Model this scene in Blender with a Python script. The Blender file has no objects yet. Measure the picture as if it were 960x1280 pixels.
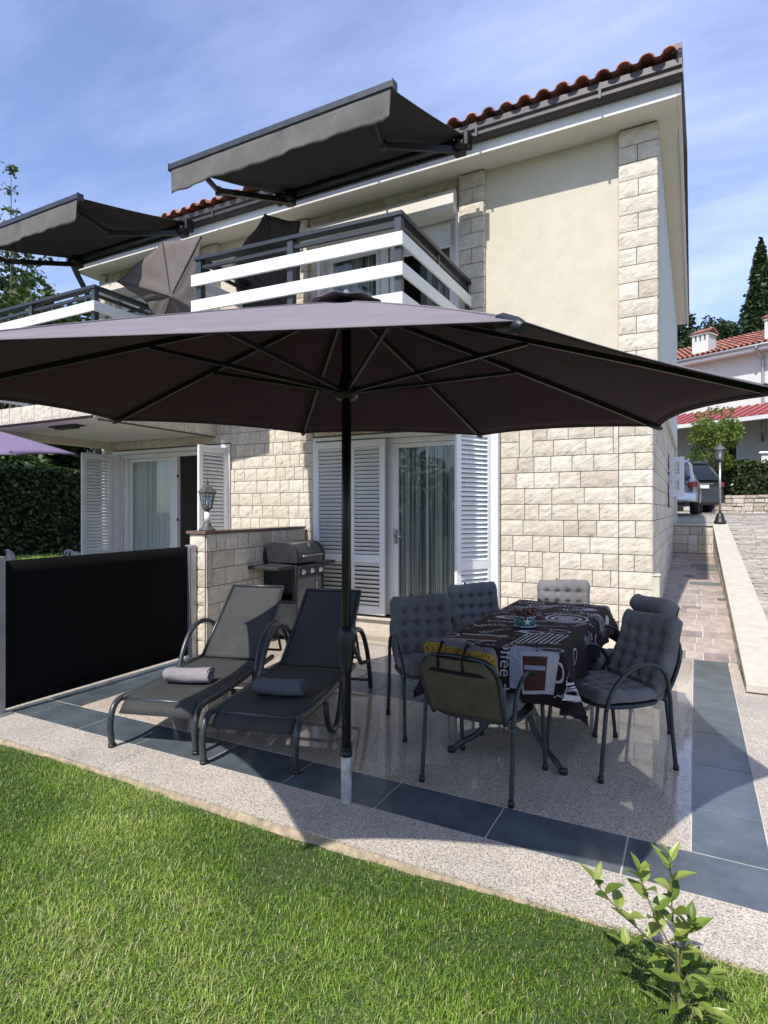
import bpy, bmesh, math, random
import numpy as np
from mathutils import Vector, Matrix
random.seed(7)
RS = np.random.RandomState(11)
scene = bpy.context.scene
COL = scene.collection
R = math.radians

# ------------------------------------------------------------------ helpers
def vsub(a, b): return (a[0]-b[0], a[1]-b[1], a[2]-b[2])
def vadd(a, b): return (a[0]+b[0], a[1]+b[1], a[2]+b[2])
def vmul(a, k): return (a[0]*k, a[1]*k, a[2]*k)
def lerp(a, b, t): return tuple(a[i]+(b[i]-a[i])*t for i in range(len(a)))

def spline(pts, k=6, closed=False):
    P = [Vector(p) for p in pts]; n = len(P); out = []
    rng = n if closed else n-1
    for i in range(rng):
        p0 = P[(i-1) % n] if (closed or i > 0) else P[0]*2-P[1]
        p1 = P[i]; p2 = P[(i+1) % n]
        p3 = P[(i+2) % n] if (closed or i+2 < n) else P[-1]*2-P[-2]
        for j in range(k):
            t = j/k
            out.append(0.5*((2*p1)+(p2-p0)*t+(2*p0-5*p1+4*p2-p3)*t*t+(3*p1-p0-3*p2+p3)*t**3))
    if not closed: out.append(P[-1])
    return [tuple(p) for p in out]

class MB:
    def __init__(s): s.v = []; s.f = []; s.m = []; s.sm = []; s.t = []
    def add(s, vs, fs, m=0, smooth=False, t=None):
        o = len(s.v); s.v += [tuple(v) for v in vs]
        tt = random.random() if t is None else t
        for f in fs:
            s.f.append(tuple(i+o for i in f)); s.m.append(m); s.sm.append(smooth); s.t.append(tt)
    def box(s, x0, x1, y0, y1, z0, z1, m=0, t=None):
        v = [(x0,y0,z0),(x1,y0,z0),(x1,y1,z0),(x0,y1,z0),(x0,y0,z1),(x1,y0,z1),(x1,y1,z1),(x0,y1,z1)]
        s.add(v, [(0,3,2,1),(4,5,6,7),(0,1,5,4),(1,2,6,5),(2,3,7,6),(3,0,4,7)], m, False, t)
    def bar(s, p, q, w, h, up=(0,0,1), m=0, t=None):
        p = Vector(p); q = Vector(q); d = (q-p).normalized(); u = Vector(up)
        r = d.cross(u)
        if r.length < 1e-4: r = d.cross(Vector((1,0,0)))
        r.normalize(); u = r.cross(d).normalized()
        v = []
        for e in (p, q):
            for a, b in ((-1,-1),(1,-1),(1,1),(-1,1)): v.append(e+r*(a*w/2)+u*(b*h/2))
        s.add(v, [(0,3,2,1),(4,5,6,7),(0,1,5,4),(1,2,6,5),(2,3,7,6),(3,0,4,7)], m, False, t)
    def tube(s, pts, r, n=8, m=0, closed=False, t=None):
        P = [Vector(p) for p in pts]; N = len(P)
        rr = r if isinstance(r, (list, tuple)) else [r]*N
        T = []
        for i in range(N):
            a = P[(i-1) % N] if (closed or i > 0) else P[i]; b = P[(i+1) % N] if (closed or i < N-1) else P[i]
            T.append((b-a).normalized())
        ref = Vector((0,0,1)) if abs(T[0].z) < .9 else Vector((1,0,0))
        u = T[0].cross(ref).normalized(); v = []
        for i in range(N):
            u = (u-T[i]*u.dot(T[i])).normalized(); w = T[i].cross(u)
            for k in range(n):
                a = 2*math.pi*k/n; v.append(P[i]+(u*math.cos(a)+w*math.sin(a))*rr[i])
        f = []
        for i in range(N if closed else N-1):
            j = (i+1) % N
            for k in range(n):
                l = (k+1) % n; f.append((i*n+k, i*n+l, j*n+l, j*n+k))
        tt = random.random() if t is None else t
        s.add(v, f, m, True, tt)
        if not closed:
            o = len(s.v)-len(v)
            s.f += [tuple(o+k for k in reversed(range(n))), tuple(o+(N-1)*n+k for k in range(n))]
            s.m += [m, m]; s.sm += [False, False]; s.t += [tt, tt]
    def lathe(s, prof, c=(0,0,0), n=20, m=0, smooth=True, ax='z', t=None):
        v = []; f = []
        for r, z in prof:
            for k in range(n):
                a = 2*math.pi*k/n
                p = (r*math.cos(a), r*math.sin(a), z)
                if ax == 'x': p = (p[2], p[0], p[1])
                if ax == 'y': p = (p[0], p[2], p[1])
                v.append(vadd(p, c))
        for i in range(len(prof)-1):
            for k in range(n):
                l = (k+1) % n; f.append((i*n+k, i*n+l, (i+1)*n+l, (i+1)*n+k))
        f.append(tuple(reversed(range(n)))); f.append(tuple((len(prof)-1)*n+k for k in range(n)))
        s.add(v, f, m, smooth, t)
    def prism(s, poly, o, u, v, depth, m=0, t=None):
        u = Vector(u); v = Vector(v); nn = u.cross(v).normalized(); o = Vector(o); n = len(poly)
        a = [o+u*p[0]+v*p[1] for p in poly]; b = [p+nn*depth for p in a]
        fs = [tuple(reversed(range(n))), tuple(range(n, 2*n))]+[(i, (i+1) % n, n+(i+1) % n, n+i) for i in range(n)]
        s.add(a+b, fs, m, False, t)
    def grid(s, fn, nu, nv, m=0, smooth=True, t=None, flip=False):
        v = [fn(i/nu, j/nv) for j in range(nv+1) for i in range(nu+1)]; f = []
        for j in range(nv):
            for i in range(nu):
                a = j*(nu+1)+i; q = (a, a+1, a+nu+2, a+nu+1); f.append(q[::-1] if flip else q)
        s.add(v, f, m, smooth, t)
    def build(s, name, mats, parent=None, world=False, bevel=0, seg=2, solid=0):
        if not isinstance(mats, (list, tuple)): mats = [mats]
        off = (0,0,0)
        if world and parent:
            p = parent; off = (0,0,0)
            while p: off = vadd(off, tuple(p.location)); p = p.parent
        me = bpy.data.meshes.new(name)
        me.from_pydata([vsub(v, off) for v in s.v], [], s.f)
        for x in mats: me.materials.append(x)
        me.polygons.foreach_set('material_index', s.m); me.polygons.foreach_set('use_smooth', s.sm)
        at = me.attributes.new('tint', 'FLOAT', 'FACE'); at.data.foreach_set('value', s.t)
        me.update()
        o = bpy.data.objects.new(name, me); COL.objects.link(o)
        if parent: o.parent = parent
        if bevel:
            b = o.modifiers.new('bevel', 'BEVEL'); b.width = bevel; b.segments = seg; b.limit_method = 'ANGLE'; b.angle_limit = R(40)
        if solid:
            b = o.modifiers.new('solid', 'SOLIDIFY'); b.thickness = solid; b.offset = 0
        return o

def np_mesh(name, V, F, tint, mats, parent=None, smooth=False):
    """V (n,3); F list of (k,m) int arrays with the same vertex count per face"""
    me = bpy.data.meshes.new(name)
    me.vertices.add(len(V)); me.vertices.foreach_set('co', np.asarray(V, np.float32).ravel())
    loops = np.concatenate([f.ravel() for f in F]); tot = np.concatenate([np.full(len(f), f.shape[1]) for f in F])
    st = np.concatenate([[0], np.cumsum(tot)[:-1]])
    me.loops.add(len(loops)); me.loops.foreach_set('vertex_index', loops.astype(np.int32))
    me.polygons.add(len(tot)); me.polygons.foreach_set('loop_start', st.astype(np.int32))
    me.polygons.foreach_set('loop_total', tot.astype(np.int32))
    me.polygons.foreach_set('use_smooth', np.full(len(tot), smooth))
    at = me.attributes.new('tint', 'FLOAT', 'FACE'); at.data.foreach_set('value', np.asarray(tint, np.float32))
    me.materials.append(mats); me.update(calc_edges=True)
    o = bpy.data.objects.new(name, me); COL.objects.link(o)
    if parent: o.parent = parent
    return o

def tag(o, label=None, cat=None, group=None, kind=None):
    if label: o['label'] = label
    if cat: o['category'] = cat
    if group: o['group'] = group
    if kind: o['kind'] = kind
    return o
def thing(name, label, cat, loc=(0,0,0), rz=0, group=None):
    o = bpy.data.objects.new(name, None); COL.objects.link(o)
    o.location = loc; o.rotation_euler = (0,0,rz); o.empty_display_size = .1
    return tag(o, label, cat, group)
def copy_tree(o, parent=None):
    c = o.copy(); COL.objects.link(c); c.parent = parent
    for ch in list(o.children): copy_tree(ch, c)
    return c
def dup(o, loc, rz, label, group=None):
    c = copy_tree(o); c.location = loc; c.rotation_euler = (0,0,rz); c['label'] = label
    if group: c['group'] = group
    return c

# ------------------------------------------------------------------ materials
def new_mat(name):
    m = bpy.data.materials.new(name); m.use_nodes = True
    return m, m.node_tree.nodes, m.node_tree.links, m.node_tree.nodes['Principled BSDF']
def ramp(n, l, fac, stops):
    r = n.new('ShaderNodeValToRGB'); e = r.color_ramp.elements
    e[0].position = stops[0][0]; e[0].color = (*stops[0][1], 1); e[1].position = stops[-1][0]; e[1].color = (*stops[-1][1], 1)
    for p, c in stops[1:-1]:
        x = e.new(p); x.color = (*c, 1)
    l.new(fac, r.inputs[0]); return r.outputs[0]
def noise(n, l, scale, detail=4, rough=.6, vec=None, stretch=None):
    t = n.new('ShaderNodeTexNoise'); t.inputs['Scale'].default_value = scale; t.inputs['Detail'].default_value = detail
    t.inputs['Roughness'].default_value = rough
    if vec is None:
        tc = n.new('ShaderNodeTexCoord'); vec = tc.outputs['Object']
    if stretch:
        mp = n.new('ShaderNodeMapping'); mp.inputs['Scale'].default_value = stretch; l.new(vec, mp.inputs[0]); vec = mp.outputs[0]
    l.new(vec, t.inputs['Vector']); return t.outputs['Fac']
def mixc(n, l, fac, a, b, mode='MIX'):
    x = n.new('ShaderNodeMix'); x.data_type = 'RGBA'; x.blend_type = mode
    for sock, val in ((x.inputs[0], fac), (x.inputs[6], a), (x.inputs[7], b)):
        if isinstance(val, (int, float)): sock.default_value = val
        elif isinstance(val, tuple): sock.default_value = (*val, 1)
        else: l.new(val, sock)
    return x.outputs[2]
def bump(n, l, p, h, strength=.3, dist=.01):
    b = n.new('ShaderNodeBump'); b.inputs['Strength'].default_value = strength; b.inputs['Distance'].default_value = dist
    l.new(h, b.inputs['Height']); l.new(b.outputs[0], p.inputs['Normal'])
def attr(n, name='tint'):
    a = n.new('ShaderNodeAttribute'); a.attribute_name = name; return a.outputs['Fac']

def plain(name, col, rough=.5, metal=0, var=.12, vscale=8, bs=0, bscale=60, spec=.5):
    m, n, l, p = new_mat(name)
    p.inputs['Roughness'].default_value = rough; p.inputs['Metallic'].default_value = metal
    p.inputs['Specular IOR Level'].default_value = spec
    f = noise(n, l, vscale, 5)
    a = tuple(c*(1-var) for c in col); b = tuple(min(1, c*(1+var)) for c in col)
    l.new(ramp(n, l, f, [(.3, a), (.7, b)]), p.inputs['Base Color'])
    if bs: bump(n, l, p, noise(n, l, bscale, 6), bs, .004)
    return m
def tinted(name, stops, rough=.8, nscale=30, nvar=.35, bs=.5, bscale=25, bdist=.01, spec=.3):
    m, n, l, p = new_mat(name)
    c = ramp(n, l, attr(n), stops)
    f = noise(n, l, nscale, 6, .65)
    g = ramp(n, l, f, [(.3, (1-nvar,)*3), (.7, (1+nvar*.3,)*3)])
    l.new(mixc(n, l, 1.0, c, g, 'MULTIPLY'), p.inputs['Base Color'])
    p.inputs['Roughness'].default_value = rough; p.inputs['Specular IOR Level'].default_value = spec
    if bs: bump(n, l, p, noise(n, l, bscale, 8, .7, stretch=None), bs, bdist)
    return m
def leafy(name, stops, trans=.35, rough=.5):
    m, n, l, p = new_mat(name)
    c = ramp(n, l, attr(n), stops); l.new(c, p.inputs['Base Color'])
    p.inputs['Roughness'].default_value = rough; p.inputs['Specular IOR Level'].default_value = .35
    t = n.new('ShaderNodeBsdfTranslucent'); l.new(c, t.inputs['Color'])
    mx = n.new('ShaderNodeMixShader'); mx.inputs[0].default_value = trans
    l.new(p.outputs[0], mx.inputs[1]); l.new(t.outputs[0], mx.inputs[2])
    l.new(mx.outputs[0], n['Material Output'].inputs['Surface'])
    return m
def fabric(name, col, var=.12, weave=900, rough=.9, trans=0.0, tcol=None, bs=.25):
    m, n, l, p = new_mat(name)
    f = noise(n, l, 6, 5); g = noise(n, l, weave, 2)
    c1 = ramp(n, l, f, [(.3, tuple(c*(1-var) for c in col)), (.7, tuple(c*(1+var) for c in col))])
    c2 = ramp(n, l, g, [(.3, (.8,)*3), (.7, (1.1,)*3)])
    c = mixc(n, l, 1.0, c1, c2, 'MULTIPLY'); l.new(c, p.inputs['Base Color'])
    p.inputs['Roughness'].default_value = rough; p.inputs['Specular IOR Level'].default_value = .2
    bump(n, l, p, f, bs, .01)
    if trans:
        t = n.new('ShaderNodeBsdfTranslucent'); t.inputs['Color'].default_value = (*(tcol or col), 1)
        mx = n.new('ShaderNodeMixShader'); mx.inputs[0].default_value = trans
        l.new(p.outputs[0], mx.inputs[1]); l.new(t.outputs[0], mx.inputs[2])
        l.new(mx.outputs[0], n['Material Output'].inputs['Surface'])
    return m

M = {}
m, n, l, p = new_mat('split_stone')
c = ramp(n, l, attr(n), [(0,(.61,.54,.43)),(.3,(.68,.62,.515)),(.55,(.585,.52,.42)),(.8,(.71,.66,.56)),(.93,(.53,.46,.365)),(1,(.64,.56,.475))])
g = ramp(n, l, noise(n, l, 11, 6, .65), [(.3,(.80,.79,.77)),(.68,(1.06,1.06,1.06))])
tc = n.new('ShaderNodeTexCoord'); mp = n.new('ShaderNodeMapping'); mp.inputs['Rotation'].default_value = (0, R(28), 0); l.new(tc.outputs['Object'], mp.inputs[0])
f = noise(n, l, 1, 5, .62, vec=mp.outputs[0], stretch=(9,16,42))
v = ramp(n, l, f, [(.30,(.55,.52,.48)),(.40,(.93,.92,.91)),(.5,(1,1,1))])
l.new(mixc(n, l, 1.0, mixc(n, l, 1.0, c, g, 'MULTIPLY'), v, 'MULTIPLY'), p.inputs['Base Color']); p.inputs['Roughness'].default_value = .88; p.inputs['Specular IOR Level'].default_value = .25
hh = n.new('ShaderNodeMath'); hh.operation = 'ADD'; l.new(f, hh.inputs[0]); l.new(noise(n, l, 34, 8, .7), hh.inputs[1]); bump(n, l, p, hh.outputs[0], .7, .012)
M['stone'] = m
M['stone_rough'] = tinted('rubble_stone', [(0,(.45,.38,.29)),(.4,(.6,.54,.45)),(.7,(.38,.31,.24)),(1,(.62,.58,.5))], .9, 14, .4, .7, 20, .02)
M['mortar'] = plain('mortar', (.12,.105,.09), .95, bs=.5)
M['stucco'] = plain('cream_stucco', (.56,.51,.395), .92, var=.06, vscale=5, bs=1.0, bscale=75)
M['white_wall'] = plain('white_render', (.56,.565,.525), .9, var=.05, vscale=2, bs=.25, bscale=120)
M['soffit'] = plain('soffit_paint', (.68,.65,.59), .85, var=.05, vscale=2)
M['fascia'] = plain('fascia_paint', (.66,.64,.6), .7, var=.05, vscale=2)
M['white'] = plain('white_lacquer', (.78,.78,.77), .4, var=.04, vscale=4)
M['shutter'] = plain('shutter_paint', (.74,.75,.75), .45, var=.05, vscale=5)
M['board'] = plain('balcony_board', (.70,.71,.69), .45, var=.05, vscale=3)
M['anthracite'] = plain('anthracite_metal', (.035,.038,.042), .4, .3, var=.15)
M['grey_metal'] = plain('grey_metal', (.06,.065,.07), .38, .5, var=.2)
M['chair_metal'] = plain('chair_tube', (.035,.045,.052), .35, .4, var=.2)
M['black'] = plain('black_plastic', (.012,.012,.013), .45, var=.2)
M['gutter'] = plain('gutter_metal', (.062,.052,.051), .45, .2, var=.15)
M['alu'] = plain('aluminium', (.36,.36,.37), .4, .7, var=.1)
M['steel'] = plain('steel', (.55,.55,.55), .25, 1, var=.1)
M['tile'] = tinted('terracotta', [(0,(.36,.12,.08)),(.35,(.46,.19,.13)),(.6,(.27,.085,.06)),(.8,(.50,.25,.18)),(1,(.20,.09,.075))], .75, 18, .45, .4, 50)
M['redmetal'] = plain('red_sheet', (.27,.06,.065), .5, var=.15)
M['screen'] = fabric('screen_fabric', (.0022,.0022,.0026), bs=.03, rough=.95)
M['awning'] = fabric('awning_fabric', (.11,.104,.098), .1, bs=.2)
M['awning_underside_shade'] = fabric('awning_underside_shade', (.040,.038,.037), .1, bs=.2)  # shade below the awning put into a darker copy of its fabric colour
M['parasol_underside_shade'] = fabric('parasol_underside_shade', (.053,.025,.034), .1, bs=.1)  # shade under the canopy painted in as a darker plum underside
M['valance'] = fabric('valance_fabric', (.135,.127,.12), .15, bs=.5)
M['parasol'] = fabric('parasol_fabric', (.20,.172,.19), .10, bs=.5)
M['lilac'] = fabric('lilac_fabric', (.36,.29,.46), .06, trans=.4, bs=.15)
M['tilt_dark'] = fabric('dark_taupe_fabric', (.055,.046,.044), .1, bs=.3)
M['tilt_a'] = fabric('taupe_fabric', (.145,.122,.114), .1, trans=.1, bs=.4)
M['sling'] = fabric('sling_fabric', (.044,.045,.044), .16, weave=420, rough=.7, bs=.05)
M['towel_a'] = fabric('towel_lilac_grey', (.24,.22,.23), .15, weave=250, bs=.9)
M['towel_b'] = fabric('towel_slate', (.115,.115,.13), .15, weave=250, bs=.9)
M['cushion'] = fabric('cushion_grey', (.16,.155,.156), .2, weave=300, bs=.4)
M['cushion_b'] = fabric('cushion_pale', (.42,.42,.43), .1, weave=300, bs=.4)
M['strap'] = fabric('strap_webbing', (.01,.01,.011), .1)
M['chair_mesh'] = fabric('chair_mesh', (.095,.078,.052), .3, weave=420, bs=.2)
m, n, l, p = new_mat('curtain_strings')
f = noise(n, l, 1.0, 4, .7, stretch=(55,1,.12))
cc = ramp(n, l, f, [(.34,(.05,.055,.055)),(.47,(.20,.21,.205)),(.62,(.66,.66,.64))]); l.new(cc, p.inputs['Base Color']); p.inputs['Roughness'].default_value = .9
M['curtain'] = m
m, n, l, p = new_mat('curtain_pale')
f = noise(n, l, 1.0, 4, .7, stretch=(45,1,.12))
l.new(ramp(n, l, f, [(.3,(.42,.44,.43)),(.6,(.80,.80,.78))]), p.inputs['Base Color']); p.inputs['Roughness'].default_value = .9
M['curtain_pale'] = m
M['room'] = plain('room_wall', (.22,.21,.2), .9)
M['pole'] = plain('pole_paint', (.016,.017,.016), .3, .2, var=.2)
M['bark'] = plain('bark', (.11,.08,.055), .95, var=.4, vscale=14, bs=.8, bscale=30)
M['cap'] = plain('brown_capstone', (.16,.10,.08), .25, var=.25, vscale=60)
M['coping'] = plain('pale_coping', (.47,.43,.36), .75, var=.12, vscale=10, bs=.5, bscale=50)
M['plastic_grey'] = plain('meter_box', (.50,.49,.38), .6)
M['cloth_dark'] = fabric('cloth_print_ground', (.022,.014,.017), .2, bs=.1)
M['cloth_white'] = fabric('cloth_print_white', (.47,.45,.47), .2, bs=.1)
M['cloth_brown'] = fabric('cloth_print_brown', (.075,.032,.026), .3, bs=.1)
M['cloth_blue'] = fabric('cloth_print_bluegrey', (.30,.32,.42), .15, bs=.1)
M['teal'] = plain('teal_enamel', (.05,.13,.13), .4)
M['darkred'] = plain('dark_red', (.10,.012,.015), .5)
M['grout'] = plain('grout', (.50,.47,.43), .9)
M['tyre'] = plain('tyre', (.014,.014,.014), .85)
M['car_silver'] = plain('silver_paint', (.50,.52,.54), .25, .6, var=.04)
M['car_dark'] = plain('dark_paint', (.05,.053,.056), .22, .5, var=.05)
M['carglass'] = plain('car_glass', (.012,.015,.02), .08, 0, var=.1)
M['tail'] = plain('tail_light', (.22,.012,.016), .2)
M['plate'] = plain('number_plate', (.7,.7,.7), .5)
M['asph'] = plain('parking_stone', (.33,.29,.25), .9, var=.2, vscale=5, bs=.5)

# yellow patterned cushion backing
m, n, l, p = new_mat('cushion_backing')
tc = n.new('ShaderNodeTexCoord'); vo = n.new('ShaderNodeTexVoronoi'); vo.inputs['Scale'].default_value = 60; l.new(tc.outputs['Object'], vo.inputs['Vector'])
l.new(ramp(n, l, vo.outputs['Distance'], [(.2,(.40,.24,.03)),(.6,(.30,.17,.02)),(.8,(.07,.05,.02))]), p.inputs['Base Color']); p.inputs['Roughness'].default_value = .9
M['backing'] = m
# yellow-olive mesh back of the near chair : translucent look through the weave
# granite
def granite(name, stops, rough, tscale=260):
    m, n, l, p = new_mat(name)
    tc = n.new('ShaderNodeTexCoord')
    vo = n.new('ShaderNodeTexVoronoi'); vo.inputs['Scale'].default_value = tscale; vo.inputs['Randomness'].default_value = 1
    l.new(tc.outputs['Object'], vo.inputs['Vector'])
    sep = n.new('ShaderNodeSeparateColor'); l.new(vo.outputs['Color'], sep.inputs[0])
    nz = noise(n, l, tscale*.35, 3)
    ad = n.new('ShaderNodeMath'); ad.operation = 'ADD'; l.new(sep.outputs[0], ad.inputs[0]); l.new(nz, ad.inputs[1])
    hf = n.new('ShaderNodeMath'); hf.operation = 'MULTIPLY'; hf.inputs[1].default_value = .5; l.new(ad.outputs[0], hf.inputs[0])
    c = ramp(n, l, hf.outputs[0], stops)
    big = ramp(n, l, noise(n, l, 2.2, 4), [(.3, (.86,.86,.86)), (.7, (1.06,1.05,1.04))])
    t = ramp(n, l, attr(n), [(0, (.86,.86,.87)), (1, (1.06,1.05,1.04))])
    l.new(mixc(n, l, 1.0, mixc(n, l, 1.0, c, big, 'MULTIPLY'), t, 'MULTIPLY'), p.inputs['Base Color'])
    rr = ramp(n, l, noise(n, l, 5, 5), [(.3, (rough*.7,)*3), (.7, (rough*1.4,)*3)])
    l.new(rr, p.inputs['Roughness'])
    return m
GR = [(.22,(.15,.128,.108)),(.36,(.30,.262,.222)),(.5,(.47,.42,.355)),(.64,(.61,.555,.475)),(.8,(.47,.395,.32))]
M['granite_polish'] = granite('granite_polished', [(a, (min(.8,b[0]*1.05),min(.8,b[1]*1.02),min(.8,b[2]*.97))) for a, b in GR], .04, 225); M['granite_polish'].node_tree.nodes['Principled BSDF'].inputs['Specular IOR Level'].default_value = .75
M['granite_rough'] = granite('granite_flamed', GR, .55, 215)
M['slate'] = tinted('slate_tile', [(0,(.072,.090,.10)),(.4,(.105,.125,.138)),(.75,(.088,.108,.125)),(1,(.145,.165,.175))], .15, 4, .42, .12, 30, .003, spec=.5)
M['paver'] = tinted('path_slate', [(0,(.36,.29,.24)),(.3,(.42,.35,.30)),(.55,(.31,.25,.215)),(.75,(.47,.39,.33)),(.9,(.27,.22,.20)),(.95,(.16,.17,.15)),(1,(.13,.145,.13))], .6, 9, .35, .4, 18)
M['drive'] = tinted('driveway_stone', [(0,(.36,.31,.26)),(.4,(.45,.40,.34)),(.7,(.29,.25,.21)),(1,(.50,.45,.39))], .8, 9, .4, .5, 18)
# grass and leaves
M['blade'] = leafy('grass_blade', [(0,(.048,.100,.013)),(.35,(.130,.235,.028)),(.7,(.265,.400,.058)),(.92,(.42,.52,.125)),(1,(.52,.46,.25))], .35, .4)
M['leaf_dark'] = leafy('leaf_dark', [(0,(.012,.025,.008)),(.5,(.025,.05,.013)),(1,(.05,.085,.022))], .15)
M['leaf_mid'] = leafy('leaf_mid', [(0,(.025,.05,.01)),(.5,(.055,.095,.02)),(1,(.10,.15,.035))], .25)
M['leaf_light'] = leafy('leaf_light', [(0,(.07,.12,.015)),(.5,(.13,.19,.025)),(1,(.20,.26,.05))], .3)
M['leaf_hedge'] = leafy('leaf_hedge', [(0,(.018,.03,.011)),(.5,(.05,.075,.022)),(.9,(.10,.135,.04)),(1,(.16,.18,.08))], .15, .35)
M['leaf_shrub'] = leafy('leaf_shrub', [(0,(.07,.125,.02)),(.45,(.17,.25,.04)),(1,(.32,.38,.09))], .3, .35)
m, n, l, p = new_mat('lawn_soil')
l.new(ramp(n, l, noise(n, l, 30, 6), [(.3,(.025,.04,.01)),(.55,(.05,.08,.018)),(.8,(.10,.10,.04))]), p.inputs['Base Color']); p.inputs['Roughness'].default_value = .95
M['lawn'] = m
m, n, l, p = new_mat('far_ground')
l.new(ramp(n, l, noise(n, l, .4, 6), [(.3,(.04,.06,.02)),(.6,(.08,.10,.035)),(.8,(.16,.14,.08))]), p.inputs['Base Color']); p.inputs['Roughness'].default_value = .95
M['terrain'] = m
# window glass
def glass(name, tint=(.75,.8,.8), mixf=.25):
    m, n, l, p = new_mat(name)
    g = n.new('ShaderNodeBsdfGlossy'); g.inputs['Roughness'].default_value = .01; g.inputs['Color'].default_value = (.9,.95,1,1)
    t = n.new('ShaderNodeBsdfTransparent'); t.inputs['Color'].default_value = (*tint, 1)
    fr = n.new('ShaderNodeFresnel'); ge = n.new('ShaderNodeNewGeometry'); ir = n.new('ShaderNodeMapRange'); ir.inputs['To Min'].default_value = 1.5; ir.inputs['To Max'].default_value = 1/1.5
    l.new(ge.outputs['Backfacing'], ir.inputs[0]); l.new(ir.outputs[0], fr.inputs['IOR'])
    ad = n.new('ShaderNodeMath'); ad.operation = 'ADD'; ad.inputs[1].default_value = mixf; l.new(fr.outputs[0], ad.inputs[0])
    mx = n.new('ShaderNodeMixShader'); l.new(ad.outputs[0], mx.inputs[0]); l.new(t.outputs[0], mx.inputs[1]); l.new(g.outputs[0], mx.inputs[2])
    l.new(mx.outputs[0], n['Material Output'].inputs['Surface']); return m
M['glass'] = glass('window_glass', (.90,.93,.92), -.012)
M['lampglass'] = glass('lamp_glass', (.8,.82,.85), .1)

# ------------------------------------------------------------------ stone facing
def rect_minus(r, holes):
    rs = [r]
    for h in holes:
        out = []
        for a in rs:
            u0,u1,v0,v1 = a; p0,p1,q0,q1 = h
            if p1 <= u0 or p0 >= u1 or q1 <= v0 or q0 >= v1: out.append(a); continue
            if p0 > u0: out.append((u0,p0,v0,v1))
            if p1 < u1: out.append((p1,u1,v0,v1))
            m0, m1 = max(u0,p0), min(u1,p1)
            if q0 > v0: out.append((m0,m1,v0,q0))
            if q1 < v1: out.append((m0,m1,q1,v1))
        rs = out
    return [a for a in rs if a[1]-a[0] > .025 and a[3]-a[2] > .02]

def stone_block(mb, o, U, V, N, u0, u1, v0, v1, cell=.035, gap=.004, proud=.016, rng=random):
    u0 += gap; u1 -= gap; v0 += gap; v1 -= gap
    nu = max(2, int((u1-u0)/cell)); nv = max(2, int((v1-v0)/cell))
    ph = rng.random()*50; tilt = (rng.random()-.5)*.010; vs = []
    a1, a2, a3 = rng.uniform(.5,1.5), rng.uniform(.5,1.5), rng.uniform(-1,1)
    for j in range(nv+1):
        for i in range(nu+1):
            u = u0+(u1-u0)*i/nu; v = v0+(v1-v0)*j/nv
            e = min(i, nu-i, j, nv-j)
            if e == 0: d = proud-.006
            else:
                w = math.sin(ph+u*38*a1+v*21*a3)*.5+math.sin(ph*2+v*47*a2-u*19)*.5
                d = proud+w*.0028+tilt*.6*(j/nv-.5)+rng.uniform(-.0020,.0020)+(.0015 if rng.random() < .08 else 0)
            vs.append(tuple(o[k]+U[k]*u+V[k]*v+N[k]*d for k in range(3)))
    f = []; W = nu+1
    for j in range(nv):
        for i in range(nu):
            a = j*W+i; f.append((a, a+1, a+W+1, a+W))
    # skirt
    ring = [i for i in range(W)]+[j*W+nu for j in range(1, nv+1)]+[nv*W+i for i in range(nu-1, -1, -1)]+[j*W for j in range(nv-1, 0, -1)]
    b0 = len(vs)
    for k in ring: vs.append(tuple(vs[k][c]-N[c]*.014 for c in range(3)))
    for q in range(len(ring)):
        q2 = (q+1) % len(ring); f.append((ring[q2], ring[q], b0+q, b0+q2))
    mb.add(vs, f, 0, False, rng.random())

def stone_face(mb, o, U, V, N, W, H, holes=(), course=.18, seed=1, cell=.04, vstack=.26, v_off=0):
    rng = random.Random(seed); rects = []
    v = v_off; r = 0
    while v < H-.01:
        h1 = min(course, H-v); h2 = min(course, max(0, H-v-course)); u = -rng.random()*.2
        while u < W:
            if h2 > .05 and rng.random() < vstack:
                w = rng.uniform(.15,.20); rects.append((u,u+w,v,v+h1+h2)); u += w; continue
            cw = rng.uniform(.55,1.0)
            for vv, hh in ((v,h1),(v+course,h2)):
                if hh < .02: continue
                x = u; e = u+cw
                while x < e-1e-6:
                    w = rng.choice([.16,.19,.23,.28,.35])
                    if e-x-w < .13: w = e-x
                    rects.append((x,x+w,vv,vv+hh)); x += w
            u += cw
        v += course*2
    for a in rects:
        a = (max(0,a[0]), min(W,a[1]), a[2], a[3])
        if a[1]-a[0] < .03: continue
        for b in rect_minus(a, holes): stone_block(mb, o, U, V, N, *b, cell=cell, rng=rng)

def quoin(mb, o, U, V, N, W, H, course=.18, seed=1, half=True):
    rng = random.Random(seed); v = 0; k = 0
    while v < H-.03:
        h = min(course, H-v)
        if k % 2 == 0: stone_block(mb, o, U, V, N, 0, W, v, v+h, .035, rng=rng)
        else:
            s = W*rng.uniform(.46,.54)
            stone_block(mb, o, U, V, N, 0, s, v, v+h, .035, rng=rng); stone_block(mb, o, U, V, N, s, W, v, v+h, .035, rng=rng)
        v += course; k += 1

def wall_rects(W, H, holes):
    us = sorted({0, W, *[h[0] for h in holes], *[h[1] for h in holes]}); out = []
    for a, b in zip(us, us[1:]):
        c = (a+b)/2; hs = sorted((h[2],h[3]) for h in holes if h[0] < c < h[1]); v = 0
        for q0, q1 in hs:
            if q0 > v: out.append((a,b,v,q0))
            v = q1
        if v < H: out.append((a,b,v,H))
    return out

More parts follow.
